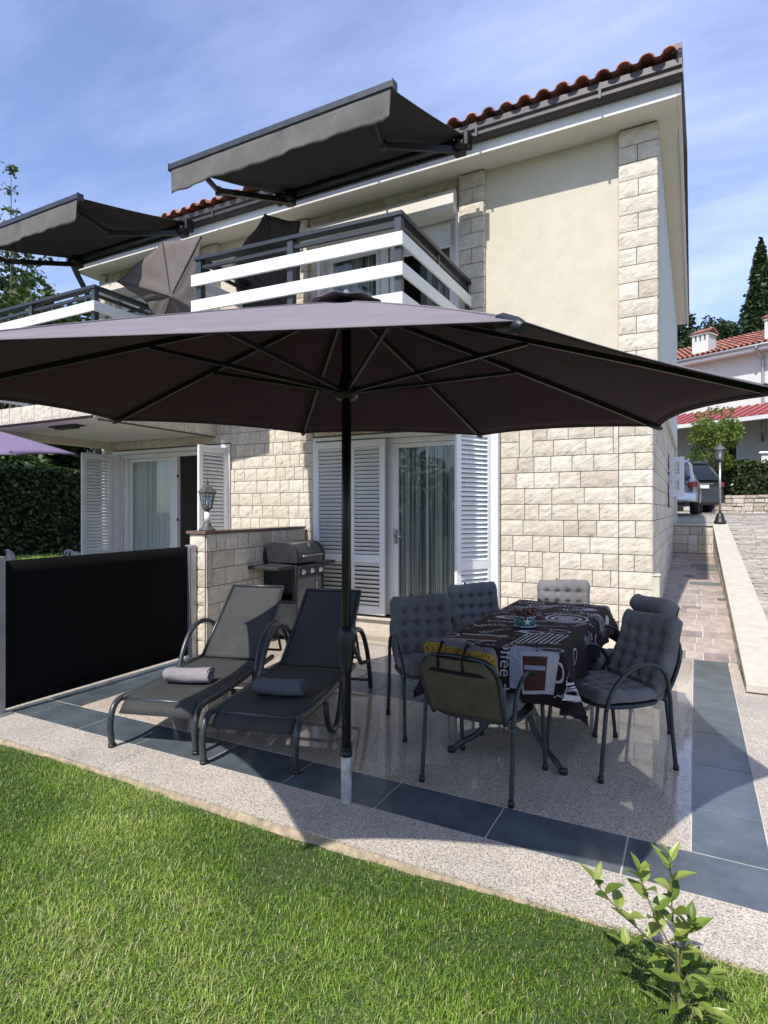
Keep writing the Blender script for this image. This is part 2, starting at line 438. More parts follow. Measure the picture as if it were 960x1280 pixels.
# ------------------------------------------------------------------ camera, light, sky
YAW = R(27.7); EYE = 1.55
cam = bpy.data.cameras.new('camera'); co = bpy.data.objects.new('camera', cam); COL.objects.link(co)
co.location = (0, 0, EYE); co.rotation_euler = (R(90), 0, YAW)
cam.sensor_fit = 'VERTICAL'; cam.sensor_height = 36; cam.lens = 740/1280*36; cam.shift_y = -2/1280
cam.clip_start = .05; cam.clip_end = 900
scene.camera = co
SUN = Vector((-.055, -.785, 1.0)).normalized()
sl = bpy.data.lights.new('sun', 'SUN'); sl.energy = 4.05; sl.angle = R(.53); sl.color = (1, .955, .89)
so = bpy.data.objects.new('sun', sl); COL.objects.link(so); so.rotation_euler = SUN.to_track_quat('Z', 'Y').to_euler(); so.location = (0, -5, 12)
w = bpy.data.worlds.new('World'); scene.world = w; w.use_nodes = True
n, l = w.node_tree.nodes, w.node_tree.links
bg = n['Background']; sky = n.new('ShaderNodeTexSky'); sky.sky_type = 'NISHITA'; sky.sun_disc = False
sky.sun_elevation = math.asin(SUN.z); sky.sun_rotation = math.atan2(SUN.x, SUN.y); sky.air_density = 1.0; sky.dust_density = .6; sky.ozone_density = 2.5
tc = n.new('ShaderNodeTexCoord'); sp = n.new('ShaderNodeSeparateXYZ'); l.new(tc.outputs['Generated'], sp.inputs[0])
mz = n.new('ShaderNodeMath'); mz.operation = 'MAXIMUM'; mz.inputs[1].default_value = .04; l.new(sp.outputs['Z'], mz.inputs[0])
az = n.new('ShaderNodeMath'); az.operation = 'ADD'; az.inputs[1].default_value = .12; l.new(mz.outputs[0], az.inputs[0])
dv = n.new('ShaderNodeVectorMath'); dv.operation = 'DIVIDE'; l.new(tc.outputs['Generated'], dv.inputs[0])
cb = n.new('ShaderNodeCombineXYZ')
for i in range(3): l.new(az.outputs[0], cb.inputs[i])
l.new(cb.outputs[0], dv.inputs[1])
mp = n.new('ShaderNodeMapping'); mp.inputs['Rotation'].default_value = (0, 0, R(-38)); mp.inputs['Scale'].default_value = (.55, 1.7, .0); l.new(dv.outputs[0], mp.inputs[0])
c1 = noise(n, l, 1.5, 9, .62, vec=mp.outputs[0]); c2 = noise(n, l, .8, 3, .5, vec=dv.outputs[0])
cm = n.new('ShaderNodeMath'); cm.operation = 'MULTIPLY'; l.new(c1, cm.inputs[0]); l.new(c2, cm.inputs[1])
cr = n.new('ShaderNodeMapRange'); cr.inputs['From Min'].default_value = .17; cr.inputs['From Max'].default_value = .46; cr.inputs['To Min'].default_value = .05; cr.inputs['To Max'].default_value = .50
l.new(cm.outputs[0], cr.inputs[0])
l.new(mixc(n, l, cr.outputs[0], mixc(n, l, 1.0, sky.outputs[0], (.98,.95,1.06), 'MULTIPLY'), (5.8,6.5,9.2)), bg.inputs[0])
bg.inputs[1].default_value = .15
scene.view_settings.view_transform = 'Standard'; scene.view_settings.look = 'None'
scene.view_settings.exposure = .53; scene.view_settings.gamma = 1

# ------------------------------------------------------------------ ground, paving
def drive_z(y):
    pts = [(5.9,.03),(13.2,1.25),(16,1.46),(30,1.5)]
    if y <= pts[0][0]: return pts[0][1]
    for (a, b), (c, d) in zip(pts, pts[1:]):
        if y <= c: return b+(d-b)*(y-a)/(c-a)
    return pts[-1][1]
def path_z(y):
    pts = [(6.95,0),(8.2,.26),(10,.44),(13.3,.70)]
    if y <= 6.95: return 0
    for (a, b), (c, d) in zip(pts, pts[1:]):
        if y <= c: return b+(d-b)*(y-a)/(c-a)
    return .70
def terrain_z(x, y):
    z = -.14
    sx = min(1, max(0, (x+1.2)/1.0)) if y > 14 else (1 if x > .75 else 0)
    if y > 5.9: z += sx*(drive_z(y)+.14-.12)
    if y > 27: z = max(z, 1.4*min(1, max(0, (x+14)/10)))
    if y > 34: z += (y-34)*.39*min(1, max(0, (x+40)/45))*(1 if y < 95 else 95/y)
    if y < -30: z -= 0
    return z
xs = sorted(set([-300,-200,-130,-90,-60,-40]+list(range(-30,-2,2))+[-1.6,-1.2,-.7,-.2,.2,.74,.76]+[1.5,2,3,4,6,8,10,14,20,30,45,70,110,170,300]))
ys = sorted(set([-300,-150,-60,-20,0,4,5.9,7,9,11,13.2,14.0,14.05,16,20,24,27,30]+list(range(34,100,6))+[120,170,300]))
mb = MB(); W = len(xs)
mb.add([(x, y, terrain_z(x, y)) for y in ys for x in xs], [(j*W+i, j*W+i+1, (j+1)*W+i+1, (j+1)*W+i) for j in range(len(ys)-1) for i in range(W-1)], 0, True)
tag(mb.build('ground', M['terrain']), kind='structure')

# lawn sheet in front of the terrace and the neighbour's lawn to the side
mb = MB()
def lawn_z(x, y): return -.036+.012*math.sin(x*1.9+y*.7)+.01*math.sin(x*.8-y*2.3)
nx, ny = 60, 22
mb.add([(-30+36*i/nx, -7+9.36*j/ny, lawn_z(-30+36*i/nx, -7+9.36*j/ny)) for j in range(ny+1) for i in range(nx+1)],
       [(j*(nx+1)+i, j*(nx+1)+i+1, (j+1)*(nx+1)+i+1, (j+1)*(nx+1)+i) for j in range(ny) for i in range(nx)], 0, True)
mb.add([(-32,2.36,-.05),(-9.7,2.36,-.05),(-9.7,30,-.05),(-32,30,-.05)], [(0,1,2,3)])
tag(mb.build('lawn', M['lawn']), kind='structure')

def slabs(mb, x0, x1, y0, y1, lx, ly, gap=.003, z=0, stag=0, zf=None, ox=0, oy=0, th=.012):
    y = y0-oy; r = 0
    while y < y1-.001:
        b0, b1 = max(y, y0), min(y+ly, y1); x = x0-ox-(stag*lx if r % 2 else 0)
        if b1-b0 > .01:
            while x < x1-.001:
                a0, a1 = max(x, x0), min(x+lx, x1)
                if a1-a0 > .01:
                    g = gap/2; zz = z+random.uniform(-.0004,.0004)
                    mb.box(a0+g, a1-g, b0+g, b1-g, zz-th, zz)
                x += lx
        y += ly; r += 1
XR = 2.6
mb = MB(); mb.box(-9.5, XR, 2.37, 6.76, -.13, -.0022)
mb.box(-.398, .62, 6.762, 6.95, -.13, -.0024)
tag(mb.build('terrace_bed', M['grout']), kind='structure')
mb = MB()
slabs(mb, -9.5, XR, 2.365, 2.70, 1.45, .34, .003, ox=.9)
slabs(mb, .303, XR, 2.70, 5.86, .62, .62, .002)
slabs(mb, .303, .64, 5.86, 6.95, .62, .62, .002)
slabs(mb, -9.5, -4.73, 2.70, 6.77, .62, .62, .002)
tag(mb.build('terrace_edge_paving', M['granite_rough']), kind='structure')
mb = MB()
slabs(mb, -4.30, -.018, 3.033, 4.38, 1.2, .675, .0012)
slabs(mb, -4.30, -2.78, 4.38, 5.0, .8, .62, .0012); slabs(mb, -1.15, -.018, 4.38, 5.0, .6, .62, .0012)
slabs(mb, -4.85, -.018, 5.0, 6.77, 1.2, .9, .0012); slabs(mb, -.40, -.018, 6.77, 6.95, 1, 1, .001)
tag(mb.build('terrace_floor', M['granite_polish']), kind='structure')
mb = MB()
slabs(mb, -4.728, .30, 2.702, 3.031, .60, .34, .008, ox=.352)
slabs(mb, -.015, .30, 3.034, 6.95, .34, .60, .006, oy=.14)
slabs(mb, -4.728, -4.302, 3.034, 5.0, .43, .62, .004)
slabs(mb, -2.777, -1.153, 4.383, 4.997, .62, .62, .004, ox=.28)
tag(mb.build('slate_band', M['slate']), kind='structure')
mb = MB()   # worn mortar kerb under the terrace edge
mb.grid(lambda u, v: (-9.5+12.1*u, 2.372-.026*v+.006*math.sin(u*220+v*3)*v, -.010-.040*v+.004*math.sin(u*310)), 240, 3)
o = mb.build('terrace_kerb', plain('worn_mortar', (.30,.235,.155), .95, var=.35, vscale=20, bs=.8)); tag(o, kind='structure')

# path of mixed slabs along the house
mb = MB(); Y = 6.953
rng = random.Random(5)
while Y < 13.25:
    h = rng.choice([.12,.16,.20,.24]); x = -.40
    while x < .40:
        wd = rng.choice([.16,.24,.32,.42])
        x1 = min(x+wd, .40)
        if .40-x1 < .08: x1 = .40
        g = .005; Y1 = min(Y+h, 13.25); z = rng.uniform(-.003,.003)
        a, b = path_z(Y+g)+z, path_z(Y1-g)+z
        v = [(x+g,Y+g,a),(x1-g,Y+g,a),(x1-g,Y1-g,b),(x+g,Y1-g,b)]
        mb.add(v+[(p[0],p[1],p[2]-.03) for p in v], [(0,1,2,3),(4,5,1,0),(5,6,2,1),(6,7,3,2),(7,4,0,3)], 0, False, rng.random())
        x = x1
    Y += h
tag(mb.build('path', M['paver']), kind='structure')
mb = MB(); mb.grid(lambda u, v: (-.40+.82*u, 6.951+6.35*v, path_z(6.951+6.35*v)-.008), 1, 40, smooth=False)
tag(mb.build('path_bed', M['grout']), kind='structure')

# driveway of small stones on the slope, and the flat parking behind the house
xb2 = lambda q: .725-.165*(q-5.87)/7.6
mb = MB(); rng = random.Random(8); Y = 5.95
while Y < 24:
    h = rng.uniform(.10,.17) if Y < 13 else .28
    x = .72 if Y < 13.3 else -9; x -= rng.random()*.2
    while x < 5.5:
        wd = rng.uniform(.14,.34)*(1 if Y < 13 else 2)
        X0 = max(x, xb2(Y) if Y < 13.3 else -9); X1 = x+wd; g = .006
        if X1-X0 > .03:
            z = rng.uniform(-.004,.004)-.03; j = lambda: rng.uniform(-.012,.012)
            mb.add([(X0+g,Y+g+j(),drive_z(Y)+z),(X1-g,Y+g+j(),drive_z(Y)+z),(X1-g,Y+h-g+j(),drive_z(Y+h)+z),(X0+g,Y+h-g+j(),drive_z(Y+h)+z)], [(0,1,2,3)], 0, False, rng.random())
        x = X1
    Y += h
tag(mb.build('driveway', M['drive']), kind='structure')
mb = MB(); mb.grid(lambda u, v: (.55+6.45*u, 5.88+7.4*v, drive_z(5.88+7.4*v)-.042), 1, 30, smooth=False)
mb.add([(-14,13.3,drive_z(13.3)-.042),(7,13.3,drive_z(13.3)-.042),(7,16,drive_z(16)-.042),(-14,16,drive_z(16)-.042)], [(0,1,2,3)])
mb.add([(-14,16,drive_z(16)-.042),(7,16,drive_z(16)-.042),(7,27,1.45),(-14,27,1.45)], [(0,1,2,3)])
tag(mb.build('driveway_bed', M['asph']), kind='structure')

# ------------------------------------------------------------------ the house
FY = 6.78; XL, XRt = -9.05, -.40; Z1 = 2.86; SOF = 5.58; DX = -4.17
house = thing('house', 'cream two storey house with pale split stone facing, red tiled eaves and two balconies', 'house', (-4.7, FY, 0))
def hb(name, mb, mat, parent=None, **k): return mb.build(name, mat, parent or house, world=True, **k)
LH = [(-8.72,-6.18,.10,2.50), (-4.62,-2.06,.17,2.50)]
UH = [(-4.55,-2.55,2.92,5.2), (-4.55+DX,-2.55+DX,2.92,5.2)]
mb = MB()
for a, b, c, d in wall_rects(XRt-XL, Z1, [(h[0]-XL,h[1]-XL,h[2],h[3]) for h in LH]):
    mb.box(XL+a, XL+b, FY, FY+.28, c-(.14 if c == 0 else 0), d, 0)
stone_face(mb, (XL,FY,0), (1,0,0), (0,0,1), (0,-1,0), -.722-XL, Z1, [(h[0]-XL-.04,h[1]-XL+.04,h[2]-.05,h[3]+.06) for h in LH], seed=4)
nb = len(mb.f)
quoin(mb, (-.72,FY,0), (1,0,0), (0,0,1), (0,-1,0), .325, Z1, seed=3)
mb.m = [1 if i < 6*len(wall_rects(XRt-XL, Z1, [(h[0]-XL,h[1]-XL,h[2],h[3]) for h in LH])) else 0 for i in range(len(mb.f))]
hb('front_wall', mb, [M['stone'], M['mortar']])
# side wall, lower (stone) and upper (render) with gable
SW = [(10.6,11.5,1.6,2.5)]
mb = MB(); k = 0
for a, b, c, d in wall_rects(14-FY-.28, Z1, [(h[0]-FY-.28,h[1]-FY-.28,h[2],h[3]) for h in SW]):
    mb.box(XRt-.28, XRt-.001, FY+.28+a, FY+.28+b, c-.14, d, 1)
stone_face(mb, (XRt,FY,0), (0,1,0), (0,0,1), (1,0,0), 14-FY, Z1, [(h[0]-FY,h[1]-FY,h[2],h[3]) for h in SW], seed=9, cell=.07)
hb('side_wall', mb, [M['stone'], M['mortar']])
RIDGE_Y = 10.4; PITCH = math.tan(R(18))
def roof_z(y): return 5.86+(min(y, 2*RIDGE_Y-y)-6.27)*PITCH
mb = MB()
XU = -.335
for a, b, c, d in wall_rects(XU-XL, SOF-Z1-.003, [(h[0]-XL,h[1]-XL,h[2]-Z1-.003,h[3]-Z1-.003) for h in UH]):
    mb.box(XL+a, XL+b, FY, FY+.28, Z1+.003+c, Z1+.003+d)
hb('upper_wall', mb, M['stucco'])
mb = MB()
mb.box(XU-.28, XU, FY+.285, 14, Z1+.003, SOF, 0)
mb.prism([(FY+.3, SOF+.002), (14, SOF+.002), (14, roof_z(14)-.06), (RIDGE_Y, roof_z(RIDGE_Y)-.06), (FY+.3, roof_z(FY+.3)-.06)], (XU-.28,0,0), (0,1,0), (0,0,1), .28)
mb.box(XL, XL+.28, FY+.285, 14, -.1, SOF, 0); mb.box(XL, XU, 14.003, 14.28, -.1, SOF+.1, 0)
mb.prism([(FY+.3, SOF+.002), (14, SOF+.002), (14, roof_z(14)-.06), (RIDGE_Y, roof_z(RIDGE_Y)-.06), (FY+.3, roof_z(FY+.3)-.06)], (XL,0,0), (0,1,0), (0,0,1), .28)
hb('rendered_wall', mb, M['white_wall'])
mb = MB(); mb.box(XL+.29, XRt-.29, FY+.285, 13.99, 2.68, 2.84); mb.box(XL+.29, XRt-.29, FY+.285, 13.99, -.05, .09)
mb.box(XL+.29, XRt-.29, FY+2.6, FY+2.7, .1, 2.67); mb.box(XL+.29, XRt-.29, FY+2.6, FY+2.7, 2.85, 5.5); mb.box(-5.5,-5.4,FY+.29,FY+2.59,.1,2.67); mb.box(-5.5,-5.4,FY+.29,FY+2.59,2.85,5.5)
hb('interior_floor', mb, M['room'])
# quoin strips
def quoin_part(x0, x1, z0, z1, seed, depth=.055):
    mb = MB(); mb.box(x0+.004, x1-.004, FY-depth+.002, FY-.001, z0, z1, 1)
    quoin(mb, (x0,FY-depth,z0), (1,0,0), (0,0,1), (0,-1,0), x1-x0, z1-z0, seed=seed)
    v = z0; rng = random.Random(seed)
    while v < z1-.03:
        stone_block(mb, (x0+.004,FY,v), (0,-1,0), (0,0,1), (-1,0,0), 0, depth, 0, min(.18, z1-v), .03, proud=.01, rng=rng)
        stone_block(mb, (x1-.004,FY-depth,v), (0,1,0), (0,0,1), (1,0,0), 0, depth, 0, min(.18, z1-v), .03, proud=.01, rng=rng)
        v += .18
    hb('quoin', mb, [M['stone'], M['mortar']])
quoin_part(-.716, -.34, Z1+.005, SOF-.002, 21)
for k, dx in enumerate((0, DX)):
    quoin_part(-2.51+dx, -2.20+dx, Z1+.005, SOF-.002, 31+k)
    quoin_part(-4.95+dx if k == 0 else XL+.01, -4.72+dx if k == 0 else -4.72+dx, Z1+.005, SOF-.002, 41+k)
    mb = MB()
    stone_face(mb, (-4.715+dx,FY,5.40), (1,0,0), (0,0,1), (0,-1,0), 2.2, SOF-5.40-.005, [], course=.18, seed=50+k, vstack=0)
    hb('stone_lintel', mb, M['stone']); mb = MB()
    for zz in range(13):
        stone_block(mb, (-4.715+dx,FY,2.88+zz*.18), (1,0,0), (0,0,1), (0,-1,0), 0, .15, 0, .18)
    hb('stone_jamb', mb, M['stone'])
# soffit, fascia, gutter, roof
mb = MB(); mb.box(-9.28, -.155, 6.44, FY+.28, SOF, SOF+.03); mb.box(XU, -.13, FY+.285, 14.5, SOF+.04, SOF+.07)
hb('soffit', mb, M['soffit'])
mb = MB(); mb.box(-9.28, -.152, 6.415, 6.438, SOF-.006, SOF+.20); mb.box(-.15, -.12, 6.417, 14.5, SOF+.002, SOF+.16)
hb('fascia', mb, M['fascia'])
mb = MB()
gp = [(0,.155),(0,.09),(.022,.07),(.022,.03),(.05,0),(.125,0),(.125,.14),(.118,.14),(.118,.008),(.055,.008),(.03,.035),(.03,.072),(.008,.094),(.008,.155)]
mb.prism([(a, b) for a, b in gp], (-9.3,6.288,5.70), (0,1,0), (0,0,1), 9.2)
mb.box(-.105, -.10, 6.288, 6.415, 5.70, 5.855); mb.box(-9.30, -9.295, 6.288, 6.415, 5.70, 5.855)
gut = hb('gutter', mb, M['gutter'])
for i in range(7):
    mb = MB(); mb.box(-.86-1.3*i, -.835-1.3*i, 6.282, 6.287, 5.70, 5.858); hb('gutter_bracket', mb, M['gutter'], gut)
mb = MB()
mb.tube(spline([(-9.2,6.36,5.71),(-9.2,6.37,5.6),(-9.16,6.66,5.12),(-9.12,6.72,4.95),(-9.12,6.72,3.5),(-9.12,6.72,.1)], 5), .045, 10)
hb('downpipe', mb, M['anthracite'])
mb = MB()
TX = .198; ncol = int(9.15/TX)
for side in (0, 1):
    rows = 13
    for r in range(rows):
        for c in range(ncol+1):
            x = -.22-c*TX+random.uniform(-.008,.008)
            ya = 6.235+r*.335-(.02*(r > 0))+random.uniform(-.012,.012); yb = ya+.37
            za = roof_z(max(ya,6.27))+(.03 if r == 0 else .045)+random.uniform(-.006,.006); zb = za+.37*PITCH-.012
            if yb > RIDGE_Y+.1: yb = RIDGE_Y+.1
            seg = 7; v = []
            for (yy, zz, rr) in ((ya,za,.074),(yb,zb,.065)):
                Yq = yy if side == 0 else 2*RIDGE_Y-yy
                for q in range(seg+1):
                    a = math.pi*q/seg; v.append((x+rr*math.cos(a), Yq, zz+rr*.9*math.sin(a)))
                for q in range(seg+1):
                    a = math.pi*q/seg; v.append((x+(rr-.014)*math.cos(a), Yq, zz+(rr-.014)*.9*math.sin(a)))
            s = seg+1; f = []
            for q in range(seg):
                f.append((q, q+1, 2*s+q+1, 2*s+q)); f.append((s+q+1, s+q, 3*s+q, 3*s+q+1)); f.append((q+1, q, s+q, s+q+1))
            mb.add(v, f, 0, True)
            # channel tile between
            xm = x-TX/2; v = []
            for (yy, zz) in ((ya-.01,za+.035),(yb,zb+.035)):
                Yq = yy if side == 0 else 2*RIDGE_Y-yy
                for q in range(6):
                    a = math.pi*(1+q/5); v.append((xm+.060*math.cos(a), Yq, zz+.045*math.sin(a)))
            mb.add(v, [(q, q+1, 6+q+1, 6+q) for q in range(5)], 0, True)
    y0, y1 = (6.30, RIDGE_Y) if side == 0 else (2*RIDGE_Y-6.30, RIDGE_Y)
    mb.add([(-9.3,y0,roof_z(y0)-.03),(-.13,y0,roof_z(y0)-.03),(-.13,y1,roof_z(y1)-.03),(-9.3,y1,roof_z(y1)-.03)], [(0,1,2,3)], 1)
for i in range(24): mb.lathe([(.10,0),(.085,.40)], (-.15-i*.385-.4,RIDGE_Y,roof_z(RIDGE_Y)+.05), 12, ax='x')
hb('roof', mb, [M['tile'], M['soffit']])
mb = MB()
mb.bar((-.13,6.28,5.875),(-.13,RIDGE_Y,roof_z(RIDGE_Y)+.02),.05,.11); mb.bar((-.13,2*RIDGE_Y-6.28,5.875),(-.13,RIDGE_Y,roof_z(RIDGE_Y)+.02),.05,.11)
mb.box(-.19,-.105,6.27,6.40,5.90,5.985)
hb('verge_trim', mb, M['gutter'])

# shutter leaf
def leaf_meshes(wd, h, mid):
    f = MB(); st = .075
    f.box(0,st,-.038,0,0,h); f.box(wd-st,wd,-.038,0,0,h)
    for a, b in ((0,.11),(mid-.05,mid+.05),(h-.09,h)): f.box(st,wd-st,-.037,-.001,a,b)
    s = MB()
    for a, b in ((.11,mid-.05),(mid+.05,h-.09)):
        k = int((b-a)/.052)
        for i in range(k):
            z = a+(i+.5)*(b-a)/k
            s.bar((st-.004,-.019,z),(wd-st+.004,-.019,z),.052,.006,up=(0,math.sin(R(52)),math.cos(R(52))))
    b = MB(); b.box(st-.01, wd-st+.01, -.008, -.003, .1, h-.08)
    return f, s, b
def shutter(x, y, z, rz, wd, h, mid=.72, back=True):
    f, s, b = leaf_meshes(wd, h, mid)
    o = f.build('shutter', M['shutter'], house, bevel=.003, seg=1); o.location = vsub((x,y,z), tuple(house.location)); o.rotation_euler = (0,0,rz)
    s.build('louvre', M['shutter'], o)
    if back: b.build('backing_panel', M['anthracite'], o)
    for zz in (.25, h*.55, h-.25):
        g = MB(); g.bar((-.006,-.02,zz-.05),(-.006,-.02,zz+.05),.018,.018); g.bar((-.01,-.012,zz),(.05,-.045,zz),.025,.01)
        g.build('hinge', M['white'], o)
    return o
# patio doors and windows: frame > pane, curtain, handle
def curtain(name, x0, x1, y, z0, z1, parent, seed=1, amp=.018, mat='curtain'):
    mb = MB(); k = int((x1-x0)/.012)
    ph = [random.uniform(0,6) for _ in range(4)]
    mb.grid(lambda u, v: (x0+(x1-x0)*u, y+amp*(math.sin(u*(x1-x0)*70+ph[0])+.6*math.sin(u*(x1-x0)*113+ph[1])+.3*math.sin(v*5+u*40)), z0+(z1-z0)*v), k, 6)
    hb(name, mb, M[mat], parent)
def opening(kind, x0, x1, z0, z1, splits, panes, curtains, y=FY+.09, jamb=.10):
    fr = MB()
    fr.box(x0,x0+.065,y,y+.07,z0,z1); fr.box(x1-.065,x1,y,y+.07,z0,z1); fr.box(x0+.065,x1-.065,y+.001,y+.069,z1-.07,z1); fr.box(x0+.065,x1-.065,y+.001,y+.069,z0,z0+.07)
    for s in splits: fr.box(s-.055,s+.055,y-.012,y+.06,z0+.07,z1-.07)
    # reveal / outer casing
    fr.box(x0-.05,x0-.002,FY-.03,y+.05,z0,z1+.05); fr.box(x1+.002,x1+.05,FY-.03,y+.05,z0,z1+.05); fr.box(x0-.0,x1+.0,FY-.029,y-.001,z1+.002,z1+.05)
    door = hb(kind, fr, M['white'], bevel=.004, seg=1)
    for a, b in panes:
        g = MB(); g.box(a,b,y+.03,y+.036,z0+.08,z1-.08); hb('pane', g, M['glass'], door)
        r = MB(); t = .055
        r.box(a-.005,a+t,y+.012,y+.05,z0+.075,z1-.075); r.box(b-t,b+.005,y+.012,y+.05,z0+.075,z1-.075); r.box(a+t,b-t,y+.013,y+.049,z0+.075,z0+.16); r.box(a+t,b-t,y+.013,y+.049,z1-.13,z1-.075)
        hb('sash', r, M['white'], door, bevel=.003, seg=1)
    for a, b in curtains: curtain('curtain', a, b, y+.075, z0+.1, z1-.1, door, mat='curtain_pale' if x1 < -6 and z0 < 1 else 'curtain')
    return door
d = opening('patio_door', -4.60, -2.08, .19, 2.49, [-3.52], [(-4.53,-3.60),(-3.46,-2.16)], [(-4.5,-2.12)])
mb = MB(); mb.tube([(-3.43,FY+.09,1.22),(-3.43,FY+.04,1.22),(-3.33,FY+.04,1.22)],.011,8); mb.box(-3.45,-3.41,FY+.09,FY+.099,1.12,1.30); hb('handle', mb, M['steel'], d)
d2 = opening('patio_door', -8.70, -6.20, .12, 2.49, [-8.55,-7.40], [(-8.48,-7.48)], [(-8.48,-7.5)])
for zz in (.8,1.4,2.1):
    mb = MB(); mb.box(-7.345,-7.333,FY+.07,FY+.10,zz-.02,zz+.02); hb('hinge', mb, M['black'], d2)
# door sills
mb = MB(); mb.box(-4.66,-2.02,FY-.075,FY+.09,.135,.168); hb('door_sill', mb, M['coping'], bevel=.006)
mb = MB(); mb.box(-8.76,-6.14,FY-.075,FY+.09,.062,.098); hb('door_sill', mb, M['coping'], bevel=.006)
mb = MB(); mb.box(-4.66,-2.06,FY-.03,FY-.002,0,.132); mb.t = [.5]*6; hb('door_plinth', mb, M['coping'])
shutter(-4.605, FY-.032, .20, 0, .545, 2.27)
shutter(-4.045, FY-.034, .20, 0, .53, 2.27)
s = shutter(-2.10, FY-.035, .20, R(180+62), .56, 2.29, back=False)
mb = MB(); mb.box(-2.095,-2.015,FY-.12,FY-.031,.19,2.53); hb('shutter_post', mb, M['shutter'])
shutter(-8.72, FY-.04, .12, R(-88), .58, 2.36, back=False)
shutter(-6.17, FY-.04, .12, R(-92), .56, 2.36, back=False)
for k, dx in enumerate((0, DX)):
    wn = opening('window', -4.53+dx, -2.57+dx, 2.94, 5.14, [-3.60+dx], [(-4.46+dx,-3.68+dx),(-3.52+dx,-2.64+dx)], [(-4.46+dx,-3.75+dx),(-3.1+dx,-2.64+dx)])
    mb = MB(); mb.prism([(0,0),(0,.27),(-.10,.27),(-.15,.20),(-.15,0)], (-4.70+dx,FY-.021,5.125), (0,1,0), (0,0,1), 2.16); hb('roller_box', mb, M['soffit'], wn, bevel=.004)
    mb = MB()
    for i in range(7): mb.box(-3.50+dx,-2.66+dx,FY+.06,FY+.075,4.80+i*.042,4.838+i*.042)
    for i in range(4): mb.box(-4.44+dx,-3.70+dx,FY+.06,FY+.075,4.93+i*.042,4.968+i*.042)
    hb('roller_blind', mb, M['shutter'], wn)
    # leaning white board behind the rails of the near balcony
# side window shutter and electrical box
mb = MB(); y0, y1, z0, z1 = 10.6, 11.5, 1.6, 2.5
for a in ((y0,y0+.06,z0,z1),(y1-.06,y1,z0,z1),(y0+.06,y1-.06,z0,z0+.06),(y0+.06,y1-.06,z1-.06,z1)): mb.box(XRt-.12,XRt-.06,*a)
wn = hb('window', mb, M['white']); mb = MB(); mb.box(XRt-.095,XRt-.09,y0+.06,y1-.06,z0+.06,z1-.06); hb('pane', mb, M['glass'], wn)
shutter(XRt+.02, 11.0, 1.78, R(0), .225, .66, .33, back=False)
mb = MB(); mb.box(-.402,-.325,6.80,6.98,.52,.86); mb.box(-.41,-.318,6.79,6.99,.86,.875); o = hb('meter_box', mb, M['plastic_grey'], bevel=.006)
mb = MB(); mb.tube(spline([(-.33,6.9,.52),(-.31,6.95,.40),(-.28,7.1,.2),(-.30,7.2,.08)],5),.008,6); hb('cable', mb, M['black'], o)

# balconies
def balcony(dx, x0=-4.92, x1=-2.37, Y0=4.83, skew=0):
    a, b = x0+dx, x1+dx
    def hb(nm, mb, mt, p=None, **k):
        mb.v = [(x, y-skew*(b-x)/(b-a)*(FY-y)/(FY-Y0), z) for x, y, z in mb.v]
        return mb.build(nm, mt, p or house, world=True, **k)
    mb = MB(); mb.box(a,b,Y0+.13,FY-.002,2.70,2.88); sl = hb('balcony', mb, M['soffit'])
    mb = MB(); mb.box(a,b,Y0,Y0+.125,2.70,2.92,1); mb.box(b-.10,b-.002,Y0+.13,FY-.02,2.665,2.699,1)
    stone_face(mb, (a,Y0,2.70), (1,0,0), (0,0,1), (0,-1,0), b-a, .22, [], course=.22, seed=70, vstack=0)
    stone_face(mb, (b,Y0,2.67), (0,1,0), (0,0,1), (1,0,0), FY-Y0-.02, .25, [], course=.25, seed=71, vstack=0)
    hb('edge_beam', mb, [M['stone'], M['mortar']], sl)
    pz = 4.235
    for x in (a+.03, (a+b)/2, b-.03):
        pr = MB(); pr.box(x-.032,x+.032,Y0+.01,Y0+.074,2.88,pz); hb('railing_post', pr, M['grey_metal'], sl)
    for x in (a+.03, b-.03):
        for y in (5.78, 6.70):
            pr = MB(); pr.box(x-.022,x+.022,y-.022,y+.022,2.88,pz); hb('railing_post', pr, M['grey_metal'], sl)
    rl = MB()
    rl.box(a-.02,b+.02,Y0-.005,Y0+.085,pz+.002,pz+.045); rl.box(b-.065,b+.02,Y0+.087,FY-.06,pz+.002,pz+.045); rl.box(a-.02,a+.065,Y0+.087,FY-.06,pz+.002,pz+.045)
    rl.box(a+.06,b-.06,Y0+.028,Y0+.056,pz-.085,pz-.045); rl.box(b-.045,b-.015,Y0+.08,FY-.06,pz-.085,pz-.045); rl.box(a+.015,a+.045,Y0+.08,FY-.06,pz-.085,pz-.045)
    hb('handrail', rl, M['anthracite'], sl, bevel=.004, seg=1)
    for z in (4.02, 3.745, 3.47, 3.195):
        for bx in ((a-.02,b+.005,Y0-.018,Y0+.008), (b+.006,b+.03,Y0-.018,FY-.08), (a-.046,a-.022,Y0-.018,FY-.08)):
            m1 = MB(); m1.box(*bx, z-.062, z+.062); hb('railing_board', m1, M['board'], sl, bevel=.003, seg=1)
    return sl
b1 = balcony(0, x0=-4.76, skew=.13); b2 = balcony(-4.06, Y0=4.70)
mb = MB(); mb.box(-8.98,-8.80,4.83,FY-.02,2.60,2.699); hb('support_beam', mb, M['stucco'], b2)
mb = MB(); mb.box(-7.75,-7.35,5.05,5.17,2.655,2.698); mb.box(-7.83,-7.27,5.03,5.19,2.68,2.699); hb('ceiling_lamp', mb, M['black'], b2, bevel=.01)

